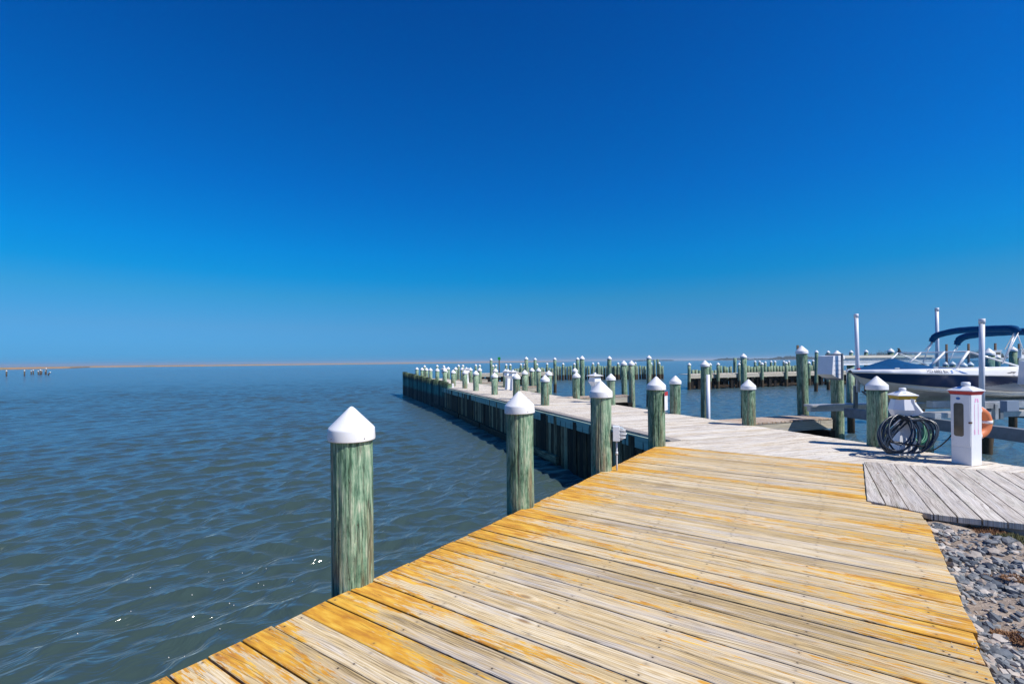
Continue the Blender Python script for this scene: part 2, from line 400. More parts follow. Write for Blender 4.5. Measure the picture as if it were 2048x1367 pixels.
# clear dry-air colour grade of the sky by elevation
tcw = wt.nodes.new('ShaderNodeTexCoord'); sxyz = wt.nodes.new('ShaderNodeSeparateXYZ'); wt.links.new(tcw.outputs['Generated'], sxyz.inputs[0])
rmp = wt.nodes.new('ShaderNodeValToRGB'); wt.links.new(sxyz.outputs[2], rmp.inputs[0])
GR = [(0, (.06, .48, 1.36)), (.026, (.105, .46, 1.14)), (.068, (.150, .49, .97)), (.124, (.09, .575, .97)), (.165, (.012, .615, 1.10)), (.206, (.003, .63, 1.22)), (.32, (.001, .56, 1.31)), (.47, (.001, .50, 1.28)), (.59, (.001, .44, 1.20)), (.75, (.02, .40, 1.10))]
while len(rmp.color_ramp.elements) < len(GR): rmp.color_ramp.elements.new(.5)
for e_, (p_, c_) in zip(rmp.color_ramp.elements, GR): e_.position = p_; e_.color = (*[x/1.5 for x in c_], 1)
vm = wt.nodes.new('ShaderNodeVectorMath'); vm.operation = 'MULTIPLY'; wt.links.new(sky.outputs[0], vm.inputs[0]); wt.links.new(rmp.outputs[0], vm.inputs[1])
vs_ = wt.nodes.new('ShaderNodeVectorMath'); vs_.operation = 'SCALE'; vs_.inputs['Scale'].default_value = 1.5; wt.links.new(vm.outputs[0], vs_.inputs[0]); wt.links.new(vs_.outputs[0], bg.inputs['Color'])
bg.inputs['Strength'].default_value = .087
sl = bpy.data.lights.new('sun', 'SUN'); sl.energy = 4.9; sl.angle = math.radians(.5); sl.color = (1.0, .95, .87)
so = bpy.data.objects.new('sun', sl); C.objects.link(so)
so.rotation_euler = (-to_sun).to_track_quat('-Z', 'Y').to_euler(); so.location = (30, -20, 40)
cam = bpy.data.cameras.new('camera'); cam.sensor_fit = 'HORIZONTAL'; cam.sensor_width = 36; cam.lens = 36*F/2048
cam.shift_y = (CY-683.5)/2048; cam.clip_start = .05; cam.clip_end = 40000
co = bpy.data.objects.new('camera', cam); C.objects.link(co); SC.camera = co
Mx = Matrix((RV, UV_, Vector((0, -1, 0)))).transposed().to_4x4(); Mx.translation = (0, 0, H); co.matrix_world = Mx
SC.view_settings.view_transform = 'Standard'; SC.view_settings.look = 'None'; SC.view_settings.exposure = 0.2; SC.view_settings.gamma = 1.0
SC.cycles.max_bounces = 6; SC.cycles.transparent_max_bounces = 12

# ================================================================ water
def make_water():
    rs, r = [0.0, .6], .6
    while r < 14000:
        if r < 60: dr = min(.12, max(.022, .0045*r))
        else: dr = .13*(r/60)**1.7
        r += dr; rs.append(r)
    rs = np.array(rs)
    fine = np.radians(np.arange(-52, 52.01, .15)); coarse = np.radians(np.arange(55, 306, 3.0))
    an = np.concatenate([fine, coarse])
    rr, aa = np.meshgrid(rs, an, indexing='ij')
    X = rr*np.sin(aa); Y = rr*np.cos(aa)
    rng = np.random.default_rng(5)
    dr = np.gradient(rs)[:, None]
    Z = np.zeros_like(X); DX = np.zeros_like(X); DY = np.zeros_like(X)
    n = 120
    lam = np.exp(rng.uniform(np.log(.20), np.log(2.8), n))
    main = math.atan2(-.75, .66)
    near = rr < 260
    for l in lam:
        th = main + rng.normal(0, .42)*(1.0 if l > .45 else 1.35)
        k = 2*np.pi/l
        a = .0104*l*np.exp(-(np.log(l/.42))**2/1.1)*rng.uniform(.5, 1.2)
        wgt = np.clip((l/dr-3.0)/4.0, 0, 1)
        rows = wgt[:, 0] > 0
        ph = k*(X[rows]*math.cos(th)+Y[rows]*math.sin(th))+rng.uniform(0, 6.28)
        amp = a*wgt[rows]
        Z[rows] += amp*np.cos(ph)
        s = amp*.55*np.sin(ph); DX[rows] -= s*math.cos(th); DY[rows] -= s*math.sin(th)
    # gusts: patches of calmer and rougher water
    g = .5+.5*np.sin(X*.21+1.3*np.sin(Y*.13))*np.cos(Y*.17+.9*np.sin(X*.11))
    gain = .8+.4*g
    Z *= gain; X = X+DX*gain; Y = Y+DY*gain
    v = np.stack([X, Y, Z+WZ], -1).reshape(-1, 3).astype(np.float32)
    nr, na = rr.shape
    i = np.arange(nr-1)[:, None]*na; j = np.arange(na)[None, :]; j2 = (j+1) % na
    q = np.stack([i+j, i+na+j, i+na+j2, i+j2], -1).reshape(-1, 4)
    me = bpy.data.meshes.new('water')
    me.vertices.add(len(v)); me.vertices.foreach_set('co', v.ravel())
    me.loops.add(q.size); me.loops.foreach_set('vertex_index', q.ravel().astype(np.int32))
    me.polygons.add(len(q)); me.polygons.foreach_set('loop_start', np.arange(0, q.size, 4, dtype=np.int32))
    me.polygons.foreach_set('use_smooth', np.ones(len(q), bool))
    me.update(calc_edges=True)
    m = NT('bay_water')
    geo = m.n('ShaderNodeNewGeometry').outputs['Position']
    x, y, _ = m.sep(geo)
    xr = m.math('ADD', m.math('MULTIPLY', x, .66), m.math('MULTIPLY', y, -.75)); yr = m.math('ADD', m.math('MULTIPLY', x, .75), m.math('MULTIPLY', y, .66))
    wx = m.math('MULTIPLY', m.math('SUBTRACT', m.noise(m.vec(m.math('MULTIPLY', x, .6), m.math('MULTIPLY', y, .6), 0.0), 1.0, 2), .5), 1.6)
    def ridge(sx, sy, seed, det):
        nn = m.noise(m.vec(m.math('MULTIPLY', m.math('ADD', xr, wx), sx), m.math('MULTIPLY', m.math('ADD', yr, wx), sy), seed), 1.0, det, .5)
        return m.math('MULTIPLY', m.math('ABSOLUTE', m.math('SUBTRACT', nn, .5)), -1.0)
    rad = m.n('ShaderNodeVectorMath', {0: geo}, operation='LENGTH').outputs['Value']
    rip = m.math('ADD', m.math('MULTIPLY', ridge(2.4, .85, 0.0, 2), .088), m.math('MULTIPLY', ridge(6.5, 2.2, 7.0, 2), .046))
    rip = m.math('ADD', rip, m.math('MULTIPLY', ridge(15.0, 5.5, 3.0, 1), .018))
    b1 = m.noise(m.vec(m.math('MULTIPLY', xr, 2.2), m.math('MULTIPLY', yr, .9), 4.0), 1.0, 4, .6)
    far = m.maprange(rad, 25.0, 70.0, 0, 1)
    n0 = m.bump(rip, 1.0, 1.0)
    nd = m.n('ShaderNodeBump', {'Height': b1, 'Strength': far, 'Distance': .10, 'Normal': n0})
    big = m.noise(m.vec(m.math('MULTIPLY', x, .02), m.math('MULTIPLY', y, .02), 0.0), 1.0, 3)
    m.bs(Base_Color=m.ramp(big, [(.3, (.036, .062, .056)), (.7, (.040, .066, .057))]), Roughness=.09, IOR=1.62, Specular_Tint=(1, 1, .90, 1), Sheen_Weight=.34, Sheen_Roughness=.35, Sheen_Tint=(.78, 1, .98, 1), Normal=nd.outputs[0])
    me.materials.append(m.mat)
    o = bpy.data.objects.new('water', me); C.objects.link(o); o['kind'] = 'structure'
make_water()

# ================================================================ boards
def board(mb, q, z1, th, rnd, flip=False, m=0):
    """q: four plan points left-near, right-near, right-far, left-far; UV u runs from the left end"""
    a, b, c, d = [V2(p) for p in q]
    c0 = (a+d)/2; ax = ((b+c)/2-c0); L = ax.length; ax.normalize(); nx = Vector((-ax.y, ax.x))
    bev = .004
    def uvp(p): p = V2(p); return ((p-c0).dot(ax), (p-c0).dot(nx))
    cen = (a+b+c+d)/4
    ins = []
    for p, (sx, sy) in zip((a, b, c, d), ((1, 1), (-1, 1), (-1, -1), (1, -1))):
        ins.append(p+ax*bev*sx+nx*bev*sy)
    o = len(mb.v); tilt = rnd.uniform(-.0025, .0025); dz = rnd.uniform(-.0025, .0025)
    def zz(p): return z1+dz+(p-c0).dot(nx)/.09*tilt
    for p in ins: mb.v.append((p.x, p.y, zz(p)))
    for p in (a, b, c, d): mb.v.append((p.x, p.y, zz(p)-bev))
    for p in (a, b, c, d): mb.v.append((p.x, p.y, z1-th))
    col = (rnd.random(), rnd.random(), L/10, 1)
    P = ins+[a, b, c, d]+[a, b, c, d]
    def F_(idx): mb.face([o+i for i in idx], m, [uvp(P[i]) for i in idx], col)
    F_((0, 1, 2, 3))
    for i in range(4):
        j = (i+1) % 4
        F_((4+i, 4+j, j, i)); F_((8+i, 8+j, 4+j, 4+i))
    F_((11, 10, 9, 8))
    return L

def clip_poly(sub_, poly):                            # Sutherland-Hodgman, convex counter-clockwise clipper
    out_ = [V2(p) for p in sub_]
    for i in range(len(poly)):
        a, b = V2(poly[i]), V2(poly[(i+1) % len(poly)]); e = b-a; nn = Vector((-e.y, e.x)); inp, out_ = out_, []
        for k in range(len(inp)):
            p, q = inp[k], inp[(k+1) % len(inp)]; dp, dq = (p-a).dot(nn), (q-a).dot(nn)
            if dp >= 0: out_.append(p)
            if (dp >= 0) != (dq >= 0): out_.append(p+(q-p)*(dp/(dp-dq)))
        if not out_: return []
    res = []
    for p in out_:
        if not res or (p-res[-1]).length > .002: res.append(p)
    return res if len(res) > 2 else []
def poly_board(mb, P, c0, ax, z1, th, rnd, L, m=0):
    nx = Vector((-ax.y, ax.x)); n = len(P); cen = sum(P, Vector((0, 0)))/n; o = len(mb.v)
    tilt = rnd.uniform(-.0025, .0025); dz = rnd.uniform(-.003, .003)
    uvp = lambda p: ((p-c0).dot(ax), (p-c0).dot(nx))
    for p in P:
        q = p+(cen-p).normalized()*.005; mb.v.append((q.x, q.y, z1+dz+(p-c0).dot(nx)/.09*tilt))
    for p in P: mb.v.append((p.x, p.y, z1+dz+(p-c0).dot(nx)/.09*tilt-.004))
    for p in P: mb.v.append((p.x, p.y, z1-th))
    col = (rnd.random(), rnd.random(), L/10, 1); U = [uvp(p) for p in P]*3
    mb.face([o+i for i in range(n)], m, U[:n], col)
    for i in range(n):
        j = (i+1) % n
        mb.face([o+n+i, o+n+j, o+j, o+i], m, [U[i], U[j], U[j], U[i]], col); mb.face([o+2*n+i, o+2*n+j, o+n+j, o+n+i], m, [U[i], U[j], U[j], U[i]], col)
    mb.face([o+2*n+i for i in range(n)][::-1], m, U[:n][::-1], col)
def boards_in(mb, poly, direction, width, gap, z1, th, rnd, jitter=.006, start=None):
    d = V2(direction).normalized(); n = Vector((-d.y, d.x))
    o = V2(start if start is not None else poly[0])
    vs = [(V2(p)-o).dot(n) for p in poly]; us = [(V2(p)-o).dot(d) for p in poly]
    k = math.floor(min(vs)/width)
    while k*width < max(vs):
        lo, hi = k*width+gap/2*rnd.uniform(.6, 1.4), (k+1)*width-gap/2*rnd.uniform(.6, 1.4)
        P = clip_poly([o+n*lo+d*(min(us)-1), o+n*lo+d*(max(us)+1), o+n*hi+d*(max(us)+1), o+n*hi+d*(min(us)-1)], poly)
        if P:
            uu = [(p-o).dot(d) for p in P]; mid = (min(uu)+max(uu))/2; j0, j1 = rnd.uniform(-jitter, jitter), rnd.uniform(-jitter, jitter)
            P = [p+d*(j0 if u < mid else j1) for p, u in zip(P, uu)]
            poly_board(mb, P, o+n*((lo+hi)/2)+d*min(uu), d, z1, th, rnd, max(uu)-min(uu))
        k += 1

def plank(mb, p0, p1, w, z1, th, rnd, off=0.0):     # one long board from p0 to p1, in plan
    a, b = V2(p0), V2(p1); ax = (b-a).normalized(); n = Vector((-ax.y, ax.x))
    board(mb, [a+n*(off-w/2), b+n*(off-w/2), b+n*(off+w/2), a+n*(off+w/2)], z1, th, rnd)

def vboard(mb, p, ax, w, z0, z1, th, rnd, m=0):     # upright board, face across ax, thickness outwards
    ax = V2(ax); n = Vector((ax.y, -ax.x)); p = V2(p); o = len(mb.v)
    b = .006
    prof = [(-w/2, 0), (-w/2, th-b), (-w/2+b, th), (w/2-b, th), (w/2, th-b), (w/2, 0)]
    tp = rnd.uniform(-.015, .015)
    for z in (z0, z1+tp):
        for (s, t) in prof:
            q = p+ax*s+n*t; mb.v.append((q.x, q.y, z))
    col = (rnd.random(), rnd.random(), .3, 1); k = len(prof)
    for i in range(k-1):
        uvs = [(z0, prof[i][0]), (z0, prof[i+1][0]), (z1, prof[i+1][0]), (z1, prof[i][0])]
        mb.face([o+i, o+i+1, o+k+i+1, o+k+i], m, uvs, col)
    mb.face([o+k+i for i in range(k)], m, None, col)

# ---------------------------------------------------------------- directions of the place
E = Vector((.565, .825)).normalized()                 # along the outer edge of the boardwalk
MM = Vector((E.y, -E.x))                              # along its boards
D = Vector((-.330, .944)).normalized()                # along the pier
N = Vector((D.y, -D.x))                               # across the pier, towards the slips
K0 = V2(at(1314, 891))                                # outer corner where pier and boardwalk meet
S_B = (V2(at(1732, 1002))-K0).dot(E)

rnd = random.Random(3)
# ================================================================ yellow boardwalk
bw = thing('boardwalk', 'weathered yellow and grey plank boardwalk with orange lichen along its edges', 'boardwalk', (*(K0-E*5), -.04))
mb = MB(); s = .045; i = 0
while s > -9.6:
    wd = .174
    end = 2.935 if s > S_B+.06 else 3.32-max(0, -3.4-s)*.028
    l0 = -rnd.uniform(-.008, .012); r0 = end+rnd.uniform(-.010, .012)
    a = s-wd+.005; b = s-.005
    board(mb, [K0+E*a+MM*l0, K0+E*a+MM*r0, K0+E*b+MM*(r0+rnd.uniform(-.004, .004)), K0+E*b+MM*(l0+rnd.uniform(-.004, .004))], 0, .042, rnd)
    s -= wd; i += 1
mb.build('deck_boards', MAT['yellow'], bw)
mb = MB(); plank(mb, K0-E*9.6+MM*.03, K0+E*.03+MM*.03, .05, -.045, .24, rnd); mb.build('edge_joist', MAT['fascia'], bw)
mb = MB(); s = 0
while s > -9.6:
    vboard(mb, K0+E*s+MM*.10, -E, .20, -2.3, -.05, .05, rnd); s -= .205
mb.build('retaining_boards', MAT['bulk'], bw)

# ================================================================ grey boardwalk
A_, B_, C_ = V2(at(1725, 924))+MM*.012, V2(at(1732, 1002))+MM*.012, V2(at(1862, 1030))
gd = Vector((.883, -.470)).normalized()
gpoly = [A_, B_, C_, C_+gd*5, A_+gd*5]
gw = thing('grey_boardwalk', 'silver grey plank walkway crossing the gravel at the right of the yellow boards', 'boardwalk', (*((A_+C_)/2), -.05))
mb = MB(); boards_in(mb, gpoly, (.525, .851), .172, .012, .016, .055, rnd, .006); mb.build('deck_boards', MAT['grey'], gw)
mb = MB(); plank(mb, C_+gd*.10+V2((-.03, .09)), C_+gd*5+V2((-.03, .09)), .05, -.045, .2, rnd); mb.build('edge_joist', MAT['edgeboard'], gw)

# ================================================================ main pier
PL0 = V2(at(1345, 880)); PR0 = V2(at(1345, 825))
PL0 = PR0+N*((PL0-PR0).dot(N))                         # square to the pier
wid = (PR0-V2(at(1345, 880))).dot(N)
LEN = 38.0
L_end = PL0+D*33.5; R_end = L_end+N*wid
F0 = K0+E*.055
pier = thing('pier', 'long bleached plank pier running out from the boardwalk between two rows of pilings', 'pier', (*(PL0+D*15), -1.48))
def inter(p, d, q, e):
    den = d.x*e.y-d.y*e.x; t = ((q-p).x*e.y-(q-p).y*e.x)/den
    return p+d*t
RX = inter(PR0, D, F0, MM)
edge_w = .24
QL = PL0+D*((V2(at(1372, 877))-PL0).dot(D))            # where the left edge line of the pier starts
QR = QL+N*wid; QLi = QL+N*edge_w; L_endi = L_end+N*edge_w
QA = V2(at(1326, 882))
S0 = (QL-PL0).dot(D)
mb = MB(); boards_in(mb, [QLi, QR, R_end, L_endi], N, .146, .009, -.016, .04, rnd, .008, start=QL)
boards_in(mb, [F0+MM*.02, RX, QR-D*.004, QA+N*.0], N, .146, .009, -.016, .04, rnd, .008, start=QL); mb.build('deck_boards', MAT['white'], pier)
mb = MB(); nseg = 9
for k in range(nseg):
    LE = 33.5-S0-.05; a = QL+D*(.02+(LE/nseg)*k); plank(mb, a, a+D*(LE/nseg-.012), edge_w-.012, -.012, .045, rnd, off=-(edge_w/2))
mb.build('edge_board', MAT['edgeboard'], pier)
mb = MB()
def upright_plank(mb, a, b, z0, z1, th, side, rnd):
    a, b = V2(a), V2(b); ax = (b-a).normalized(); n = Vector((-ax.y, ax.x))*side; o = len(mb.v); L = (b-a).length
    for (p, z) in ((a, z0), (b, z0), (b, z1), (a, z1)):
        for t in (0, th): q = p+n*t; mb.v.append((q.x, q.y, z))
    zc = (z0+z1)/2; col = (rnd.random(), rnd.random(), L/10, 1)
    U = [(0, z0-zc), (L, z0-zc), (L, z1-zc), (0, z1-zc)]
    mb.face([o+1, o+3, o+5, o+7], 0, U, col); mb.face([o+6, o+4, o+2, o], 0, U[::-1], col)
    for i in range(4):
        j = (i+1) % 4; mb.face([o+2*i, o+2*j, o+2*j+1, o+2*i+1], 0, [U[i], U[j], U[j], U[i]], col)
upright_plank(mb, PL0+D*(S0-.35), L_end, -.315, -.062, .06, 1, rnd); mb.build('fascia', MAT['fascia'], pier)
mb = MB()
s = S0-.5
while s < 33.4:
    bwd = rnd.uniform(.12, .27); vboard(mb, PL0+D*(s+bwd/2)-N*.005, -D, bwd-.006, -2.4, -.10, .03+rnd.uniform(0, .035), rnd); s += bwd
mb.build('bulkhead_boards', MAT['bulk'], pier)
mb = MB()
for k in range(8):
    a = PL0+D*(1+k*4.1); upright_plank(mb, a-N*.055, a+D*3.9-N*.055, -1.40, -1.20, .10, 1, rnd)
mb.build('waler', MAT['bulk'], pier)
mb = MB(); upright_plank(mb, RX+D*.05, R_end, -.31, -.06, .05, -1, rnd); mb.build('side_joist', MAT['paletimber'], pier)

# ================================================================ pilings
ORD = ['first', 'second', 'third', 'fourth', 'fifth', 'sixth', 'seventh', 'eighth', 'ninth', 'tenth', 'eleventh', 'twelfth', 'thirteenth', 'fourteenth', 'fifteenth', 'sixteenth', 'seventeenth', 'eighteenth', 'nineteenth', 'twentieth', 'twenty-first', 'twenty-second', 'twenty-third', 'twenty-fourth', 'twenty-fifth', 'twenty-sixth', 'twenty-seventh', 'twenty-eighth']
def post_mesh(p, r, z0, z1, seg, lean, rn, rough=.006, taper=.07, step=.12):
    mb = MB(); n = max(3, int((z1-z0)/step)); o = 0
    ph = rn.uniform(0, 50)
    chk = [(rn.randrange(seg), rn.uniform(z0+1.6, z1-.2), rn.uniform(.15, .6), rn.uniform(.008, .018)) for _ in range(30)] if seg >= 90 else []
    for i in range(n+1):
        t = i/n; z = z0+(z1-z0)*t; rad = r*(1+taper*(.5-t))
        cx, cy = p[0]+lean[0]*(z-z0), p[1]+lean[1]*(z-z0)
        for k in range(seg):
            a = 2*math.pi*k/seg
            q = noise.noise((math.cos(a)*2.2+ph, math.sin(a)*2.2, z*.7))*rough*1.3+noise.noise((math.cos(a)*6+ph, math.sin(a)*6, z*1.1))*rough
            for (ck, cz, cl, cd) in chk:
                if (ck+int(4*math.sin(z*2+ck)*.5)) % seg == k and abs(z-cz) < cl: q -= cd*(1-abs(z-cz)/cl)
            mb.v.append((cx+(rad+q)*math.cos(a), cy+(rad+q)*math.sin(a), z))
    for i in range(n):
        for k in range(seg):
            k2 = (k+1) % seg; mb.face([i*seg+k, i*seg+k2, (i+1)*seg+k2, (i+1)*seg+k], 0, smooth=True)
    mb.face([n*seg+k for k in range(seg)], 0); mb.face([k for k in range(seg)][::-1], 0)
    return mb
def piling(p, tip, label, group=None, r=.142, cap=True, lean=None, screws=0, seg=None, base=-2.3, name=None, cat='piling'):
    rn = random.Random(hash((round(p[0], 2), round(p[1], 2))) & 0xffff)
    dist = V2(p).length
    seg = seg or (110 if dist < 10 else 22 if dist < 25 else 14)
    if lean is None: lean = (rn.uniform(-.016, .016), rn.uniform(-.016, .016))
    t = thing(name or 'piling', label, cat, (p[0], p[1], WZ), group)
    ztop = tip-(.235 if cap else 0)*r/.15
    if not cap: ztop = tip
    pm = post_mesh(p, r, base, ztop+(.04 if cap else 0), seg, lean, rn, step=.045 if dist < 10 else .12 if dist < 20 else .5)
    po = pm.build('post', MAT['pile'], t)
    if cap:
        k = r/.15; cx, cy = p[0]+lean[0]*(ztop-base), p[1]+lean[1]*(ztop-base)
        T = Matrix.Translation((cx, cy, ztop)) @ Matrix.Rotation(rn.uniform(-.03, .03), 4, 'X') @ Matrix.Rotation(rn.uniform(-.03, .03), 4, 'Y') @ Matrix.Scale(k, 4)
        c = MB()
        prof = [(.150, .0), (.1655, .0), (.1665, .006), (.1630, .074), (.1615, .082), (.156, .089), (.030, .216), (.016, .229), (.006, .2345), (.0005, .236)]
        c.lathe(prof, 40 if dist < 10 else 20, T, smooth=True, caps=False)
        cp = c.build('cap', MAT['cap'], t)
        for i in range(screws):
            a = math.atan2(-p[1], -p[0])+(-.95, .55)[i % 2]
            s_ = MB(); s_.lathe([(.0045, -.004), (.0045, .0015), (.001, .003)], 8, T @ Matrix.Translation((.1645*math.cos(a), .1645*math.sin(a), .022)) @ Matrix.Rotation(a, 4, 'Z') @ Matrix.Rotation(math.pi/2, 4, 'Y'))
            sub('screw', s_, MAT['screw'], cp)
    return t

# pilings at the boardwalk edge
out = -MM
for (px, py, tip, lab, le) in ((704, 1166, 1.20, 'nearest and largest white-capped piling, rising at the lower left edge of the yellow boards', (-.010, 0)),
                           (1038, 1013, 1.19, 'white-capped green piling at the boardwalk edge, second from the camera', (0, 0)),
                           (1201, 940, 1.222, 'white-capped piling carrying the small security lamp on its right side', (0, 0)),
                           (1312, 891, 1.214, 'white-capped piling with a red-topped sign, at the corner of boardwalk and pier', (-.004, 0))):
    p = V2(at(px, py))+out*.085; p.x = (px-CX)/F*p.y+.002
    piling(p, tip, lab, 'pilings along the boardwalk edge', r=.143 if px < 1300 else .150, screws=2, lean=(le[0]*.3, 0))
P3c = V2(at(1201, 940))+out*.085; P3c.x = (1201-CX)/F*P3c.y; P4c = V2(at(1312, 891))+out*.085; P4c.x = (1312-CX)/F*P4c.y

def prow(px, c): Zp = c*F/(px-686.0); return V2(atY(px, 700, Zp))
lt = [(1088, 1.03), (1031, 1.03), (988, 1.00), (952, 1.05), (928.5, 1.05), (906.5, 1.02), (888, 1.08), (873.6, 1.06), (861, 1.05), (852, 1.05), (843, 1.04), (833, 1.04)]
for i, (px, tip) in enumerate(lt):
    piling(prow(px, 6.95), tip, f"white-capped piling on the pier's left side, {ORD[i]} counting from its near end", 'left row of pier pilings', r=.150)
rt = [(1754, None, 9.19), (1497, None, 9.36), (1347, None, 9.37), (1221, 1.06, 9.18), (1151, 1.05, 9.5), (1096, 1.07, 9.5), (1049.5, 1.06, 9.5), (1011, 1.07, 9.5), (990.6, 1.09, 9.5), (959, 1.09, 9.5), (941, 1.08, 9.5), (923.4, 1.08, 9.5), (910, 1.08, 9.5), (896.4, 1.08, 9.5)]
near_r = {0: ('short white-capped piling beside the hose pedestal in front of the blue boat', 1.19), 1: ('white-capped piling with a brown streak where the nearest finger pier begins', 1.04), 2: ('short white-capped piling just right of the piling with the sign', 1.06)}
for i, (px, tip, c) in enumerate(rt):
    lab = near_r[i][0] if i in near_r else f"white-capped piling on the pier's right side, {ORD[i]} counting from its near end"
    tip = near_r[i][1] if i in near_r else tip
    piling(prow(px, c), tip, lab, 'right row of pier pilings', r=.150 if i else .150, screws=1 if i < 2 else 0)

# ---------------------------------------------------------------- finger piers (all but the last pier's shape are copies of one)
def finger(p, length, label, wdt=.85):
    p = V2(p); t = thing('finger_pier', label, 'finger pier', (p.x, p.y, WZ), 'finger piers along the slips')
    q = p+N*length
    mb = MB(); s = 0
    while s < length-.05:
        a = p+N*s; board(mb, [a+N*.138-D*wdt/2, a+N*.138+D*wdt/2, a+D*wdt/2, a-D*wdt/2], -.03, .04, rnd); s += .144
    mb.build('deck_boards', MAT['warm'], t)
    for sd in (-1, 1):
        mb = MB(); upright_plank(mb, p+D*sd*(wdt/2-.06), q+D*sd*(wdt/2-.06), -.30, -.072, .05, sd, rnd); mb.build('stringer', MAT['paletimber'], t)
    mb = MB(); mb.box((*(p+N*(length-.35)), -.42), (.2, wdt+.5, .22), math.atan2(N.y, N.x), 0); mb.build('cross_beam', MAT['bulk'], t)
    return t
f1 = V2(at(1514, 839))
fo = inter(PR0+N*.02, D, f1, N)
near_finger = finger(fo+D*.15, 3.05, 'nearest finger pier, short brown plank walkway ending at the lift motor pile')
flabs = ['finger pier with brown planks beyond the sign piling, second from the boardwalk', 'third finger pier along the right side of the long pier', 'fourth finger pier, just beyond the pair of white pedestals', 'farthest finger pier near the outer end of the long pier']
for k, dd in enumerate((9.0, 17.9, 25.0, 31.5)):
    loc = near_finger.location+Vector((*(D*dd), 0))
    t = near_finger.copy(); C.objects.link(t); t.location = loc; t['label'] = flabs[k]
    for ch in list(near_finger.children):
        c = ch.copy(); C.objects.link(c); c.parent = t

# tall piles in the slips
def tall(px, Y, tipy, lab, r=.14, cap=True, grp='tall mooring piles in the slips'):
    q = atY(px, tipy, Y); return piling(V2(q), q.z, lab, grp, r=r, cap=cap)
tall(1408, 16.5, 720, 'tall white-capped pile with a white pipe strapped to its right side', .14)
tall(1487, 22.8, 706.5, 'tall capped pile right behind the brown-streaked piling', .135)
tall(1607, 13.6, 691, 'tallest near pile, dark green, between the finger pier and the open slip', .145)
tall(1673.5, 12.7, 700.5, 'thick pile carrying the white lift motor box, at the finger pier end', .150)
tall(1250, 22.0, 720.5, 'left one of two close tall piles at the end of the second finger pier', .135)
tall(1264.5, 20.9, 720.5, 'right one of two close tall piles at the end of the second finger pier', .130)
tall(1296, 31.0, 710, 'tall dark pile in the slip left of the piling with the sign', .15)
tall(1216.5, 31.5, 711.5, 'tall dark pile in open water above the lamp piling', .14)
tall(1164, 29.5, 711, 'tallest of the piles near the third finger pier, brown at its foot', .145)
tall(1155, 41.0, 714, 'slim tall pile half hidden behind the brown-footed tall pile', .14)
tall(1109.5, 46.0, 714.5, 'lone dark tall pile standing in water left of the brown-footed pile', .15)
tall(1069.5, 44.0, 715, 'tall dark pile just right of the tallest pile above the pedestal pair', .14)
tall(1054, 38.5, 713, 'tall pile above the white pedestal pair on the pier', .145)
tall(982, 51.0, 716, 'leftmost tall pile, green, left of the green day mark', .145)
tall(1064, 30.5, 735, 'left short pile flanking the third finger pier', .15, grp='short piles by the finger piers')
tall(1078, 28.3, 735, 'right short pile flanking the third finger pier', .14, grp='short piles by the finger piers')
tall(1149.5, 24.0, 735, 'short pile partly hidden behind the fifth pier piling on the right side', .14, grp='short piles by the finger piers')
tall(1631, 44.0, 700, 'slim tall pile in the basin between the tallest near pile and the motor box', .15)
tall(1656, 46.0, 700.5, 'slim tall pile mostly hidden behind the white motor box', .15)
tall(1701.5, 44.0, 700, 'tall pile right of the motor box, behind the pale lift beam', .16)
tall(1731, 44.0, 699, 'tall pile behind the left guide pole, above the pale lift beam', .16)
tall(1782.5, 27.0, 696, 'thick dark pile behind the pale lift beam left of the black bird', .15)

# ================================================================ bulkhead wall at the pier's outer left side
bx = thing('timber_bulkhead', 'wall of upright green-stained piles along the outer left side of the pier', 'bulkhead', (-6.5, 36, WZ))
w0, w1 = V2(at(900, 825, WZ)), V2(at(808, 788, WZ))
ax = (w1-w0).normalized(); Lw = (w1-w0).length
mb = MB(); s = 0; k = 0
while s < Lw:
    p = w0+ax*s; top = .24+.36*s/Lw+rnd.uniform(-.06, .06)
    rr = .16+rnd.uniform(-.02, .02); o = len(mb.v); seg = 12; col = (rnd.random(), rnd.random(), 0, 1)
    for z in (-2.4, top):
        for j in range(seg):
            a = 2*math.pi*j/seg; mb.v.append((p.x+rr*math.cos(a), p.y+rr*math.sin(a), z))
    for j in range(seg):
        j2 = (j+1) % seg; mb.face([o+j, o+j2, o+seg+j2, o+seg+j], 0, [(-2.4, j*.08), (-2.4, (j+1)*.08), (top, (j+1)*.08), (top, j*.08)], col, True)
    mb.face([o+seg+j for j in range(seg)], 0, None, col)
    s += rr*2*1.02; k += 1
mb.build('pile_wall', MAT['tealpile'], bx)
mb = MB(); upright_plank(mb, w0+N*.2, w1+N*.2, -.2, .08, .08, -1, rnd); mb.build('back_waler', MAT['bulk'], bx)
mb = MB(); cp = w0+N*.17-D*.05; mb.box((cp.x, cp.y, .10), (.10, .14, .28), math.atan2(D.y, D.x), 0, .01); mb.build('corner_plate', MAT['signback'], bx)

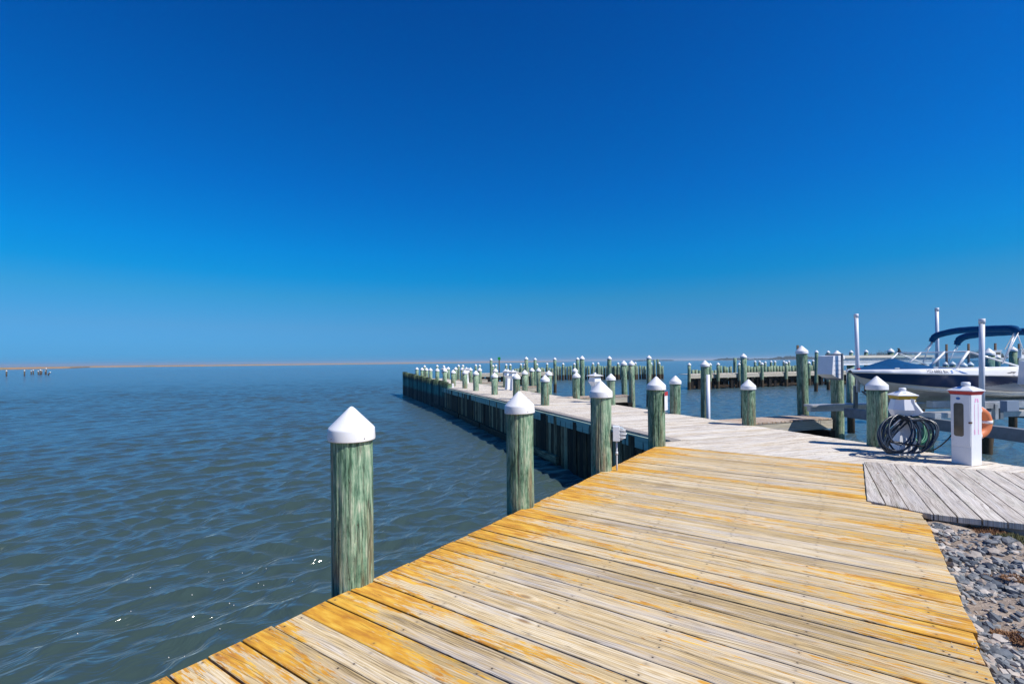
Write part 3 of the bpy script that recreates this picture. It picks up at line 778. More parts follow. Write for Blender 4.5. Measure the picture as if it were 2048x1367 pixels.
# ================================================================ head pier far out, right basin pier, breakwater
def far_pier(name, label, a, b, wdt, zdeck, npost, rnd, tall_gap=.62):
    a, b = V2(a), V2(b); ax = (b-a).normalized(); n = Vector((-ax.y, ax.x)); L = (b-a).length
    t = thing(name, label, 'pier', (*((a+b)/2), WZ))
    mb = MB(); boards_in(mb, [a, b, b+n*wdt, a+n*wdt], n, .19, .01, zdeck, .06, rnd); mb.build('deck_boards', MAT['white'], t)
    mb = MB(); upright_plank(mb, a-n*.02, b-n*.02, zdeck-.42, zdeck-.07, .08, -1, rnd); mb.build('fascia', MAT['paletimber'], t)
    for k in range(npost):
        mb = MB(); p = a+ax*(L*(k+.5)/npost)+n*rnd.uniform(.1, .7)
        mb.box((p.x, p.y, (zdeck-.43-2.4)/2), (.34+rnd.uniform(-.05, .1), .3, zdeck-.43+2.4), math.atan2(ax.y, ax.x)); mb.build('post', MAT['bulk'], t)
    for zc in (-.62, -1.25):
        mb = MB(); upright_plank(mb, a+n*.3, b+n*.3, zc-.13, zc+.13, .08, -1, rnd); mb.build('brace_rail', MAT['bulk'], t)
    return t
hp0, hp1 = V2(atY(930, 740, 58)), V2(atY(1106, 740, 62))
far_pier('head_pier', 'low plank pier crossing beyond the outer end of the long pier', hp0, hp1, 1.6, .08, 18, rnd)
bp0, bp1 = V2(atY(1379, 740, 48.5)), V2(atY(1735, 740, 57))
far_pier('basin_pier', 'long plank pier on close dark posts across the basin at right', bp0, bp1, 1.7, .05, 30, rnd)

BG = 'white-capped piles of the far docks'
def far_row(lst, Yf, labf, r=.15):
    for i, (px, ty) in enumerate(lst):
        Y = Yf(px); q = atY(px, ty, Y); piling(V2(q), q.z, labf(i), BG, r=r, seg=10)
far_row([(848.5, 729.8), (875, 729), (887.7, 729.8), (917, 728.6), (925.7, 728.6), (952.4, 728), (960, 728.4), (985.4, 729), (991.8, 728), (1012.7, 727), (1020, 727), (1042.3, 726), (1048.4, 727), (1074.7, 726), (1094.6, 725)],
        lambda px: 60+(px-848)*.03, lambda i: f"small white-capped pile behind the long pier's outer end, {ORD[i]} from the left", .16)
far_row([(1125.8, 725), (1149, 725), (1185.3, 724.3), (1196, 724), (1236.4, 724), (1259, 724.7), (1271, 723.5), (1302, 724), (1319, 723.5)],
        lambda px: 75.5, lambda i: f"white-capped pile rising from the far breakwater row, {ORD[i]} from the left", .19)
far_row([(1377.6, 725), (1419, 725), (1435, 724.5), (1478, 725), (1523.5, 724), (1572, 722.3), (1617.5, 722)],
        lambda px: bp0.y-.5+(px-1379)*.0235, lambda i: f"white-capped pile on the near side of the basin pier, {ORD[i]} from the left", .165)
far_row([(1481, 721), (1510.6, 720.5), (1519.5, 720.6), (1530, 722), (1542, 720.5), (1550, 720.6), (1568, 720.5), (1578, 720.6), (1625.5, 719)],
        lambda px: 72+(px-1480)*.04, lambda i: f"white-capped pile behind the basin pier, {ORD[i]} from the left", .18)
q = atY(1469, 715.4, 60); piling(V2(q), q.z, 'dark uncapped tall pile standing behind the basin pier', 'bare piles', r=.20, cap=False, seg=10)

BR = 'bare piles of the far breakwater'
px = 1030.0; k = 0
skip = (1469,)
while px < 1326:
    Y = 76.5+rnd.uniform(-.3, .3); ty = 732.5-(px-1030)*.006+rnd.uniform(-1.2, 1.2)
    if px < 1115: ty += 3.2
    if 1309 < px < 1318: ty -= 13
    q = atY(px, ty, Y)
    piling(V2(q), q.z, 'bare weathered pile standing in the far breakwater row in open water', BR, r=.18, cap=False, seg=9)
    px += rnd.choice((4.6, 5.2, 5.8)); k += 1
px = 1386.0
while px < 1640:
    Y = bp0.y+2.6+(px-1379)*.0235; ty = 733.5-(px-1386)*.012+rnd.uniform(-1.5, 1.5)+(6 if px < 1438 else 0)
    if not (1465 < px < 1473):
        q = atY(px, ty, Y)
        piling(V2(q), q.z, 'bare weathered pile standing behind the deck of the basin pier', 'bare piles behind the basin pier', r=.17, cap=False, seg=9)
    px += rnd.choice((5.4, 6.0, 6.6))

# ================================================================ fittings on the boardwalk pilings
def rotM(p, rz): return Matrix.Translation(Vector(p)) @ Matrix.Rotation(rz, 4, 'Z')
# security lamp on the third piling
lp = atY(1226, 866, P3c.y-.06); lr = math.atan2(lp.y, lp.x)-math.pi/2
lx = Vector((P3c.x+.150, P3c.y-.05, lp.z))
t = thing('security_lamp', 'small white caged security lamp on the side of the second nearest lamp piling', 'lamp', tuple(lx))
t['label'] = 'small pale security lamp with a ribbed lens on the right side of a piling'
T = rotM(lx, math.radians(-12))
mb = MB(); mb.box((.045, 0, 0), (.09, .15, .20), 0, 0, .006, M=T); mb.build('housing', MAT['plastic'], t)
mb = MB(); rows = []
for i in range(7):
    th = -math.pi/2*.0+math.pi*(i/6)-math.pi/2
    rows.append([T @ Vector((.09+.085*math.cos(th), y, .085*math.sin(th))) for y in (-.066, .066)])
mb.sheet(rows)
for y in (-.066, .066):
    o = len(mb.v); ring = [T @ Vector((.09+.085*math.cos(a), y, .085*math.sin(a))) for a in [math.pi*i/8-math.pi/2 for i in range(9)]]
    mb.v += [tuple(p) for p in ring]; mb.face(list(range(o, o+9)))
mb.build('lens', MAT['lampglass'], t)
mb = MB()
for zz in (-.05, 0, .05):
    x = .09+math.sqrt(max(.0, .09**2-zz*zz)); mb.tube([T @ Vector((.09, -.072, zz)), T @ Vector((x, -.070, zz)), T @ Vector((x, .070, zz)), T @ Vector((.09, .072, zz))], .005, 6)
mb.build('guard', MAT['plastic'], t)
mb = MB(); mb.tube([T @ Vector((.05, -.01, -.10)), T @ Vector((.05, -.01, -.24)), T @ Vector((.05, -.01, -.42)), (lx.x+.05, lx.y-.01, -.06)], .012, 8)
mb.lathe([(.018, -.02), (.018, .02)], 10, Matrix.Translation(T @ Vector((.05, -.01, -.27)))); mb.build('conduit', MAT['conduit'], t)

# sign on the corner piling, seen nearly edge on
sg = atY(1330.5, 797, P4c.y-.02); sx = Vector((P4c.x+.150, P4c.y-.05, sg.z))
t = thing('sign', 'small white sign with a red band on top, on the right side of a piling', 'sign', tuple(sx))
T = rotM(sx, math.radians(-32))
mb = MB(); mb.box((.008, -.01, -.05), (.004, .21, .30), 0, 0, .001, M=T); mb.build('panel', MAT['signback'], t)
mb = MB(); mb.box((.010, -.01, .092), (.006, .205, .07), 0, 0, .001, M=T); mb.build('header', MAT['red'], t)

# white pipe strapped to the tall pile
pp = V2(atY(1416, 760, 16.2)); mb = MB(); ptop = atY(1416, 749, 16.2).z
mb.lathe([(.062, -1.9-0), (.062, ptop)], 14, Matrix.Translation((pp.x, pp.y, 0)))
solo('pipe', mb, MAT['pvc'], (pp.x, pp.y, WZ), 'white plastic pipe running down the right side of a tall mooring pile', 'pipe')

# ================================================================ pedestals
def frustum(mb, z0, w0, d0, z1, w1, d1, m=0, M=None, c=(0, 0)):
    o = len(mb.v)
    for (z, ww, dd) in ((z0, w0, d0), (z1, w1, d1)):
        for sx_, sy_ in ((-1, -1), (1, -1), (1, 1), (-1, 1)):
            p = Vector((c[0]+sx_*ww/2, c[1]+sy_*dd/2, z)); mb.v.append(tuple(M @ p if M is not None else p))
    mb.face([o+3, o+2, o+1, o], m); mb.face([o+4, o+5, o+6, o+7], m)
    for i in range(4):
        j = (i+1) % 4; mb.face([o+i, o+j, o+4+j, o+4+i], m)
PRZ = math.atan2(N.y, N.x)-math.pi/2                    # local +x: towards the camera along the pier (-D), +y: across (N)
# extinguisher pedestal with the red trim; local x axis = -D (front face with window looks along -N)
c0 = V2(at(1904, 923)); w_ = .225
front = -N; right = -D
def cab(x, y, z): return Vector((*(pc+N*x-D*y), z))     # x across the pier, y towards the camera
pc = c0+N*w_/2-D*w_/2
MC = Matrix(((N.x, -D.x, 0, pc.x), (N.y, -D.y, 0, pc.y), (0, 0, 1, 0), (0, 0, 0, 1)))
MC = Matrix(((-D.x, N.x, 0, pc.x), (-D.y, N.y, 0, pc.y), (0, 0, 1, -.012), (0, 0, 0, 1)))   # local x = towards camera, y = across
t = thing('service_pedestal', 'white pedestal cabinet with red trim under its roof and a dark window', 'pedestal', (pc.x, pc.y, 0))
mb = MB(); frustum(mb, 0, .235, .225, 1.0, .245, .232, M=MC); bo = mb.build('body', MAT['plastic'], t)
mb = MB(); frustum(mb, .985, .250, .238, 1.035, .290, .280, M=MC); mb.build('trim', MAT['red'], t)
mb = MB(); frustum(mb, 1.036, .306, .296, 1.048, .306, .296, M=MC); frustum(mb, 1.0485, .30, .29, 1.100, .11, .11, M=MC); rf = mb.build('roof', MAT['plastic'], t)
mb = MB(); mb.lathe([(.052, 1.10), (.052, 1.150), (.040, 1.160), (.001, 1.162)], 16, MC); mb.build('light', MAT['plastic'], t)
# window on the face that looks across the pier (-N side = local -y)
def face_y(u, z, off):                                   # on local -y face; u along local x
    yy = -(.225+(.232-.225)*z)/2-off; return MC @ Vector((u, yy, z))
def rounded(w2, h2, r, n=6):
    pts = []
    for cx_, cy_, a0 in ((w2-r, h2-r, 0), (-w2+r, h2-r, 90), (-w2+r, -h2+r, 180), (w2-r, -h2+r, 270)):
        for i in range(n+1):
            a = math.radians(a0+90*i/n); pts.append((cx_+r*math.cos(a), cy_+r*math.sin(a)))
    return pts
def plate(fn, pts, off0, off1, mat_i=0):
    mb = MB(); n = len(pts)
    mb.v += [tuple(fn(p[0], p[1], off0)) for p in pts]+[tuple(fn(p[0], p[1], off1)) for p in pts]
    mb.face(list(range(n, 2*n))); 
    for i in range(n): j = (i+1) % n; mb.face([i, j, n+j, n+i])
    return mb
wp = [(-.02+p[0], .63+p[1]) for p in rounded(.058, .235, .03)]
dr = [(p[0], .62+p[1]) for p in rounded(.112, .36, .01)]
dm = plate(face_y, dr, 0, .012); door = dm.build('door', MAT['plastic'], t)
sub('window', plate(face_y, wp, .012, .0145), MAT['darkpane'], door)
mb = MB(); mb.tube([face_y(.01, z, .016) for z in (.50, .52, .60, .64)], [.012, .022, .022, .008], 8); sub('extinguisher_reflection', mb, MAT['red'], door) if False else None
mb = MB(); q = face_y(.118, .60, .018); mb.box(tuple(q), (.02, .05, .022), PRZ); sub('latch', mb, MAT['screw'], door)
sub('emblem', plate(face_y, [(-.025+.026*math.cos(a), .93+.019*math.sin(a)) for a in [i*math.pi/9 for i in range(18)]], .012, .0135), MAT['blue_mark'], door)
low = plate(face_y, [(p[0], .125+p[1]) for p in rounded(.108, .115, .006)], 0, .006); low.build('lower_panel', MAT['plastic'], t)
def face_x(u, z, off):                                   # the face towards the camera (local +x)
    xx = (.235+(.245-.235)*z)/2+off; return MC @ Vector((xx, u, z))
mb = MB()
for (u0, u1, z0, z1) in ((-.050, -.038, .50, .86), (.030, .042, .50, .86), (-.055, -.030, .43, .50), (.030, .050, .43, .50)):
    o = len(mb.v); mb.v += [tuple(face_x(u, z, .0025)) for (u, z) in ((u0+.006, z0), (u1, z0), (u1-.004, z1), (u0, z1))]; mb.face([o, o+1, o+2, o+3])
for sx_ in (-1, 1):
    o = len(mb.v); mb.v += [tuple(face_x(u, z, .0025)) for (u, z) in ((sx_*.045, .88), (sx_*.02, .88), (sx_*.008, .93), (sx_*.03, .94))]; mb.face([o, o+1, o+2, o+3])
mb.build('sticker', MAT['pink'], t)
mb = MB(); o = 0
for (x0, x1, y0, y1) in ((-.10, .0, -.115, -.08), (-.06, -.02, -.08, -.062)):
    o = len(mb.v)
    for (x, y) in ((x0, y0), (x1, y0), (x1, y1), (x0, y1)):
        h = 1.0485+(.15-max(abs(x), abs(y)))/.095*.0515; mb.v.append(tuple(MC @ Vector((x, y, h+.003))))
    mb.face([o, o+1, o+2, o+3])
sub('print', mb, MAT['blue_mark'], rf)

# power and water pedestal with the ochre trim
c1 = V2(at(1806, 905)); MP = Matrix(((-D.x, N.x, 0, c1.x), (-D.y, N.y, 0, c1.y), (0, 0, 1, -.012), (0, 0, 0, 1))) @ Matrix.Rotation(math.radians(-28), 4, 'Z')
t = thing('power_pedestal', 'white mushroom-headed power pedestal with ochre trim, wrapped in dark hose', 'pedestal', (c1.x, c1.y, 0))
mb = MB(); frustum(mb, 0, .34, .30, .40, .17, .17, M=MP); frustum(mb, .40, .17, .17, .55, .165, .165, M=MP); mb.build('base', MAT['plastic'], t)
mb = MB()
prof = [(.095, .55), (.150, .61), (.188, .70), (.150, .86)]
for (r0, z0), (r1, z1) in zip(prof[:-1], prof[1:]):
    mb.lathe([(r0, z0), (r1, z1)], 8, MP @ Matrix.Rotation(math.radians(22.5), 4, 'Z'), smooth=False, caps=False)
mb.lathe([(.150, .86), (.149, .861)], 8, MP @ Matrix.Rotation(math.radians(22.5), 4, 'Z'), smooth=False)
hd = mb.build('head', MAT['plastic'], t)
mb = MB(); mb.lathe([(.168, .862), (.198, .918)], 4, MP @ Matrix.Rotation(math.radians(45), 4, 'Z'), smooth=False); mb.build('trim', MAT['ochre'], t)
mb = MB(); mb.lathe([(.208, .919), (.208, .930), (.07, .985), (.069, .986)], 4, MP @ Matrix.Rotation(math.radians(45), 4, 'Z'), smooth=False); rf = mb.build('roof', MAT['plastic'], t)
mb = MB(); mb.lathe([(.048, .98), (.048, 1.03), (.038, 1.04), (.001, 1.042)], 16, MP); mb.build('light', MAT['plastic'], t)
mb = MB(); o = 0; mb.v += [tuple(MP @ Vector(p)) for p in ((.075, -.05, .972), (.105, -.03, .952), (.105, .02, .952), (.075, .0, .972))]; mb.face([0, 1, 2, 3]); sub('print', mb, MAT['blue_mark'], rf)
# receptacle hood on the sunny side
MH = MP @ Matrix.Rotation(math.radians(52), 4, 'Z')
mb = MB(); hood = [(.11, .875), (.150, .865), (.160, .80), (.245, .665), (.205, .625), (.11, .60)]
o = len(mb.v)
for y in (-.085, .085):
    for (x, z) in hood: mb.v.append(tuple(MH @ Vector((x, y, z))))
n = len(hood); mb.face(list(range(n))); mb.face(list(range(n, 2*n))[::-1])
for i in range(n): j = (i+1) % n; mb.face([i, n+i, n+j, j])
ho = mb.build('receptacle_hood', MAT['plastic'], t)
mb = MB(); mb.lathe([(.014, 0), (.014, .012)], 10, MH @ Matrix.Translation((.152, .0, .835)) @ Matrix.Rotation(math.pi/2, 4, 'Y')); sub('breaker_cover', mb, MAT['ochre'], ho)
for sgn in (-1, 1):
    mb = MB(); mb.box((.10, sgn*.09, .45), (.035, .05, .17), 0, 0, .004, M=MP); mb.build('hose_hook', MAT['plastic'], t)

# ---------------------------------------------------------------- hoses, cord, ring
def coil(loops, Y0, n=40):
    pts = []
    rr_ = random.Random(4)
    for (cx, cy, rx, ry, tilt, dy) in loops:
        for i in range(n):
            a = math.pi*.5+2*math.pi*i/n
            ex, ey = rx*math.cos(a), ry*math.sin(a)
            ct, st_ = math.cos(tilt), math.sin(tilt)
            k = .12*math.sin(a)                       # leans back at the top
            pts.append(atY(cx+ex*ct-ey*st_, min(905.5, cy-(ex*st_+ey*ct)), Y0+dy+k))
    # smooth joins
    return pts
def smooth(pts, it=2):
    for _ in range(it):
        pts = [pts[0]]+[(pts[i-1]+pts[i]*2+pts[i+1])/4 for i in range(1, len(pts)-1)]+[pts[-1]]
    return pts
Yh = c1.y-.30
loops = [(1799, 873, 40, 39, .1, 0), (1797, 871, 42, 40, .0, .02), (1803, 871, 38, 42, -.1, -.02), (1792, 868, 32, 37, .05, .03), (1812, 874, 47, 40, .35, .05), (1818, 877, 52, 37, .45, -.03), (1801, 858, 24, 31, -.1, -.06), (1822, 877, 56, 36, .5, .04), (1826, 879, 57, 33, .55, .02), (1795, 866, 36, 36, 0, -.04), (1816, 875, 54, 41, .50, .06), (1822, 880, 58, 34, .58, -.05), (1808, 869, 34, 40, .2, .07)]
mb = MB(); mb.tube(smooth(coil(loops, Yh), 3), .0135, 8)
solo('hose', mb, MAT['hose'], tuple(Vector((atY(1815, 900, Yh).x, Yh, 0))), 'dark blue hose coiled in many loops over the mushroom-headed pedestal', 'hose')
lg = [(1834, 857, 15, 27, .25, .0), (1836, 858, 16, 28, .3, .02), (1832, 856, 17, 28, .2, .04), (1838, 859, 15, 27, .3, .06), (1835, 860, 17, 29, .25, .08)]
mb = MB(); mb.tube(smooth(coil(lg, c1.y+.18, 30), 2), .012, 8)
gx = atY(1835, 860, c1.y+.2); solo('garden_hose', mb, MAT['ghose'], tuple(gx), 'green garden hose coiled on the back of the mushroom-headed pedestal', 'hose')
mb = MB(); mb.tube(smooth([atY(1860, 902, Yh), atY(1872, 897, Yh+.05), atY(1879, 893, 7.0), atY(1889, 885, 7.0), atY(1898, 876, 6.98), atY(1904, 868, 6.95)], 1), .009, 8)
qq = atY(1880, 893, 7.0); solo('cord', mb, MAT['black'], tuple(qq), 'thin black cord running from the hose coil up to the cabinet pedestal', 'cord')
mb = MB(); mb.tube(smooth([atY(1778, 882, Yh-.12), atY(1790, 884, Yh-.14), atY(1806, 886, Yh-.14), atY(1828, 889, Yh-.1), atY(1846, 892, Yh-.05)], 1), .012, 8)
for k in range(9):
    q = atY(1781+k*5.2, 882.6+k*.85, Yh-.12); mb.lathe([(.02, -.014), (.02, .014)], 8, Matrix.Translation(q) @ Matrix.Rotation(math.pi/2, 4, 'Y'))
solo('plug_strip', mb, MAT['black'], tuple(atY(1810, 886, Yh-.14)), 'black ribbed connector cable lying across the dark hose loops', 'cable')
rc = atY(1953, 845, 7.16)
t = thing('life_ring', 'faded orange life ring hanging behind the cabinet pedestal', 'life ring', tuple(rc))
RR, rt_ = .185, .060
ra = Matrix.Translation(rc) @ Matrix.Rotation(math.radians(8), 4, 'Z') @ Matrix.Rotation(math.pi/2, 4, 'X')
mb = MB(); mb.tube([ra @ Vector((RR*math.cos(a), RR*math.sin(a), 0)) for a in [2*math.pi*i/48 for i in range(48)]], rt_, 14, closed=True); mb.build('ring', MAT['orange'], t)
for a0 in (.05, math.pi/2, math.pi, 3*math.pi/2):
    mb = MB(); mb.tube([ra @ Vector((RR*math.cos(a0+da), RR*math.sin(a0+da), 0)) for da in (-.12, 0, .12)], rt_+.004, 14); mb.build('webbing', MAT['ribbon'], t)
mb = MB(); mb.tube([ra @ Vector(((RR+rt_+.006)*math.cos(a), (RR+rt_+.006)*math.sin(a), 0)) for a in [2*math.pi*i/40 for i in range(40)]], .006, 6, closed=True); mb.build('grab_rope', MAT['ribbon'], t)

# ================================================================ boat lift
AA = Vector((.9945, .1045)); BB = Vector((.1045, -.9945))         # along the boat to its stern, and towards the camera
bow = V2(atY(1703, 744, 10.5))
def bp(tt, lat, z): q = bow+AA*tt+BB*lat; return Vector((q.x, q.y, z))
bz = math.atan2(AA.y, AA.x)
lift = thing('boat_lift', 'aluminium boat lift cradle carrying the blue and white motorboat', 'boat lift', (*(bow+AA*2.5), WZ))
def beam(mb, p, q, w, z0, z1):
    p, q = V2(p), V2(q); c = (p+q)/2; mb.box((c.x, c.y, (z0+z1)/2), ((q-p).length, w, z1-z0), math.atan2((q-p).y, (q-p).x), 0, .004)
def pb(tt, lat): q = bp(tt, lat, 0); return V2(q)
xb0 = V2(atY(1694, 820, 11.45)); xb1 = xb0+BB*4.9
mb = MB(); beam(mb, xb0, xb1, .16, .115, .325); mb.build('cross_beam', MAT['alud'], lift)
mb = MB(); beam(mb, xb0+AA*3.6, xb1+AA*3.6, .16, .115, .325); mb.build('cross_beam', MAT['alud'], lift)
fb0 = V2(atY(1616, 817, 11.85)); mb = MB(); beam(mb, fb0, fb0+AA*6.4, .30, .328, .375); beam(mb, fb0+AA*.02, fb0+AA*6.4, .12, .21, .3255); mb.build('far_beam', MAT['alu'], lift)
nb0 = V2(atY(1855, 843, 9.45)); mb = MB(); beam(mb, nb0, nb0+AA*5.2, .30, .33, .43); mb.build('near_beam', MAT['alu'], lift)
for lat, z in ((.58, .44), (-.58, .44)):
    mb = MB(); beam(mb, pb(1.25, lat), pb(5.6, lat), .14, z+.02, z+.16); mb.build('bunk', MAT['alu'], lift)
mb = MB(); beam(mb, V2(atY(1958, 808, 9.15)), V2(atY(1958, 808, 9.15))+AA*3.2, .10, .53, .655); sb = mb.build('side_rail', MAT['alu'], lift)
mb = MB(); q = atY(2019, 811, 8.9); mb.box(tuple(q), (.25, .12, .19), bz, 0, .004); mb.build('end_bracket', MAT['bluegrey'], lift)
for px_, mt in ((1990, 'alu'), (2000, 'alud')):
    q = atY(px_, 830, 9.15+(.08 if mt == 'alud' else 0)); mb = MB(); mb.box((q.x, q.y, .47), (.07, .07, .30), bz, 0, .003); mb.build('upright', MAT[mt], lift)
for px_, Yg, top, zb, dk in ((1716, 11.75, 628, .78, 770), (1963.5, 9.05, 638, .50, 820), (1875, 13.6, 616, .9, 760)):
    q0 = atY(px_, dk, Yg); q1 = atY(px_, top, Yg); ln = .006 if px_ > 1900 else -.010 if px_ < 1800 else 0
    mb = MB(); rr = .043
    mb.tube([(q0.x, q0.y, zb-.1), (q0.x+ln*1.5, q0.y, (zb+q1.z)/2), (q0.x+ln*3, q0.y, q1.z)], rr, 14)
    gp = mb.build('guide_pole', MAT['pvc'], lift)
    mb = MB(); mb.lathe([(rr+.006, -.09), (rr+.006, 0), (rr, .004)], 14, Matrix.Translation((q0.x+ln*3, q0.y, q1.z+.003))); sub('end_cap', mb, MAT['ribbon'], gp)
    mb = MB(); mb.box((q0.x-.02, q0.y+.06, (zb+.33)/2), (.09, .05, zb-.33+.1), bz, 0, .004); mb.build('pole_bracket', MAT['alud'], lift)
q0 = atY(1724, 790, 11.75); mb = MB(); mb.tube([(q0.x, q0.y, .70), (q0.x+.40, q0.y, .36)], .022, 8); mb.build('brace', MAT['alud'], lift)
mb = MB()
for px_ in (1693, 1701.5):
    a = atY(px_, 735, 12.0); b = atY(px_, 812, 12.0); mb.tube([a, b], .007, 6)
mb.build('cable', MAT['alud'], lift)
mb = MB(); q = atY(1697, 808, 12.0); mb.box(tuple(q), (.14, .07, .07), bz, 0, .008); mb.build('pulley_block', MAT['plastic'], lift)
# dark piles that carry it
for px_, Y_, tp, lab in ((1851, 9.6, .10, 'short dark pile under the lift between the two pedestals'), ):
    q = atY(px_, 850, Y_); piling(V2(q), tp, lab, 'piles under the boat lift', r=.13, cap=False)
q = atY(1971, 850, 14.9); piling(V2(q), .15, 'dark pile with its reflection in the water right of the cabinet pedestal', 'piles under the boat lift', r=.145, cap=False)

# lift motor boxes
def motor_box(px0, py0, Y, label, rz):
    q = atY(px0, py0, Y); t = thing('lift_motor', label, 'lift motor', tuple(q))
    T = rotM(q, rz); mb = MB()
    prof = [(-.13, .29), (.14, .31), (.15, -.27), (.0, -.25), (-.17, -.16)]
    o = 0; n = len(prof)
    for y in (-.20, .20):
        for (x, z) in prof: mb.v.append(tuple(T @ Vector((x, y, z))))
    mb.face(list(range(n))[::-1]); mb.face(list(range(n, 2*n)))
    for i in range(n): j = (i+1) % n; mb.face([i, j, n+j, n+i])
    mb.build('cover', MAT['plastic'], t)
    mb = MB(); o = 0
    for z in (-.16, -.06, .06, .17): mb.box((.01, -.202, z), (.25, .004, .006), 0, 0, 0, M=T)
    mb.build('louvre', MAT['alud'], t)
    mb = MB(); mb.box((.165, 0, .02), (.03, .46, .66), 0, 0, .004, M=T); mb.build('back_plate', MAT['alud'], t)
    return t
motor_box(1659, 735, 12.15, 'white lift motor box on the thick pile left of the boat bow', math.atan2(N.y, N.x))
motor_box(2074, 752, 9.3, 'pale lift motor box cut off by the right edge of the picture', math.radians(0))

# pale I-beam behind the bow
a, b = V2(atY(1676, 720, 19.2)), V2(atY(1862, 720, 21.8)); ax = (b-a).normalized()
t = thing('lift_beam', 'long pale steel beam in the slip behind the boat bow', 'beam', (*((a+b)/2), WZ))
z0, z1 = atY(1690, 730, 19.4).z, atY(1690, 710.5, 19.4).z
mb = MB(); c = (a+b)/2; L = (b-a).length; rz = math.atan2(ax.y, ax.x)
mb.box((c.x, c.y, z1-.05), (L, .24, .10), rz); mb.build('top_flange', MAT['cream'], t)
mb = MB(); mb.box((c.x, c.y, (z0+z1)/2), (L-.02, .10, z1-z0-.17), rz); mb.build('web', MAT['alu'], t)
mb = MB(); mb.box((c.x, c.y-.02, z0+.035), (L-.05, .30, .068), rz); mb.build('bottom_flange', MAT['plastic'], t)
for k in (.12, .88):
    mb = MB(); p = a+ax*L*k; mb.lathe([(.13, -2.4), (.13, z0-.002)], 12, Matrix.Translation((p.x, p.y, 0))); mb.build('post', MAT['pile'], t)

# ================================================================ motorboat
boat = thing('motorboat', 'navy and white open motorboat with a blue bow cover, raised on a lift', 'boat', (*(bow+AA*2.8), .4))
TS = [0, .08, .2, .4, .6, .8, 1.0, 1.3, 1.6, 1.9, 2.2, 2.5, 2.8, 3.1, 3.4, 3.8, 4.2, 4.6, 5.0, 5.4, 5.55]
def lerp(tab, t):
    for (a, b), (c, d) in zip(tab[:-1], tab[1:]):
        if t <= c: 
            k = (t-a)/(c-a); k = k*k*(3-2*k)*.35+k*.65; return b+(d-b)*k
    return tab[-1][1]
sheer_b = lambda t: lerp([(0, .02), (.08, .18), (.2, .36), (.4, .56), (.8, .80), (1.3, .95), (1.9, 1.03), (2.8, 1.08), (4.2, 1.08), (5.55, 1.03)], t)
sheer_z = lambda t: lerp([(0, 1.195), (1.0, 1.165), (2.2, 1.125), (3.4, 1.085), (5.55, 1.05)], t)
chine_b = lambda t: lerp([(0, .0), (.2, .03), (.4, .13), (.8, .42), (1.3, .66), (1.9, .82), (2.8, .92), (5.55, .92)], t)
chine_z = lambda t: lerp([(0, 1.165), (.2, 1.07), (.4, 1.01), (.8, .925), (1.3, .865), (1.9, .81), (2.8, .755), (5.55, .70)], t)
keel_z = lambda t: lerp([(0, 1.15), (.2, .98), (.4, .84), (.8, .68), (1.3, .56), (1.9, .49), (2.8, .46), (5.55, .46)], t)
band = lambda t: lerp([(0, .03), (.4, .055), (1.0, .085), (1.9, .125), (2.8, .16), (3.6, .16), (5.55, .14)], t)
NB, NS = 5, 30
def section(t):
    kb, kz, cb, cz, sb, sz = 0, keel_z(t), chine_b(t), chine_z(t), sheer_b(t), sheer_z(t)
    pts = []
    for i in range(NB): k = i/NB; pts.append((cb*k, kz+(cz-kz)*(k**1.12)))
    for i in range(NS+1):
        k = i/NS; fl = k**(1.5 if t < 1.2 else 1.15); pts.append((cb+(sb-cb)*fl+.012*math.sin(math.pi*k), cz+(sz-cz)*k))
    return pts
def hull_side(t, z):                                     # half beam of the white band at height z
    sb, sz, bd = sheer_b(t), sheer_z(t), band(t); k = max(0, min(1, (z-sz-.02)/bd)); return sb+.035-k*k*.05
tsn = sorted(set([round(x, 3) for x in TS]+[i*.06 for i in range(93)]))
def hmat(i, j):
    if j < NB: return 1
    k = (j-NB+.5)/NS; t = tsn[i]
    if k < .10: return 1
    if k < .135: return 3
    if t > 1.95:
        top = .70*(1-math.exp(-(t-1.95)*1.5))+.135
        if k < min(.66, top): return 2
    return 0
for sd in (1,):
    rows = []
    mb = MB()
    for sgn in (1, -1):
        rows = [[bp(t, sgn*p[0], p[1]) for p in section(t)] for t in tsn]
        mb.sheet(rows, m=hmat)
    st = section(5.55); o = len(mb.v)
    mb.v += [tuple(bp(5.55, p[0], p[1])) for p in st]+[tuple(bp(5.55, -p[0], p[1])) for p in st][::-1]
    mb.face(list(range(o, len(mb.v))), 0)
    mb.build('hull', [MAT['navy'], MAT['gelw'], MAT['bluegrey'], MAT['black']], boat)
mb = MB()
for sgn in (1, -1):
    for (zoff, r) in ((.16, .016), (.06, .016)):
        mb.tube([bp(t, sgn*(chine_b(t)*(1-zoff)+.012), chine_z(t)-zoff*(chine_z(t)-keel_z(t))-.004) for t in tsn if t > .8], r, 6)
mb.build('strake', MAT['gel'], boat)
mb = MB(); prof = lambda t: [(sheer_b(t)-.005, sheer_z(t)-.012), (sheer_b(t)+.040, sheer_z(t)-.005), (sheer_b(t)+.044, sheer_z(t)+.012), (hull_side(t, sheer_z(t)+.03), sheer_z(t)+.028)]+[(hull_side(t, sheer_z(t)+.02+band(t)*k), sheer_z(t)+.02+band(t)*k) for k in (.35, .7, .92)]+[(sheer_b(t)-.045, sheer_z(t)+.022+band(t)), (max(0, sheer_b(t)-.19), sheer_z(t)+.025+band(t))]
for sgn in (1, -1): mb.sheet([[bp(t-.035 if t < .05 else t, sgn*p[0], p[1]) for p in prof(t)] for t in tsn])
mb.build('gunwale', MAT['gel'], boat)
mb = MB(); rows = []
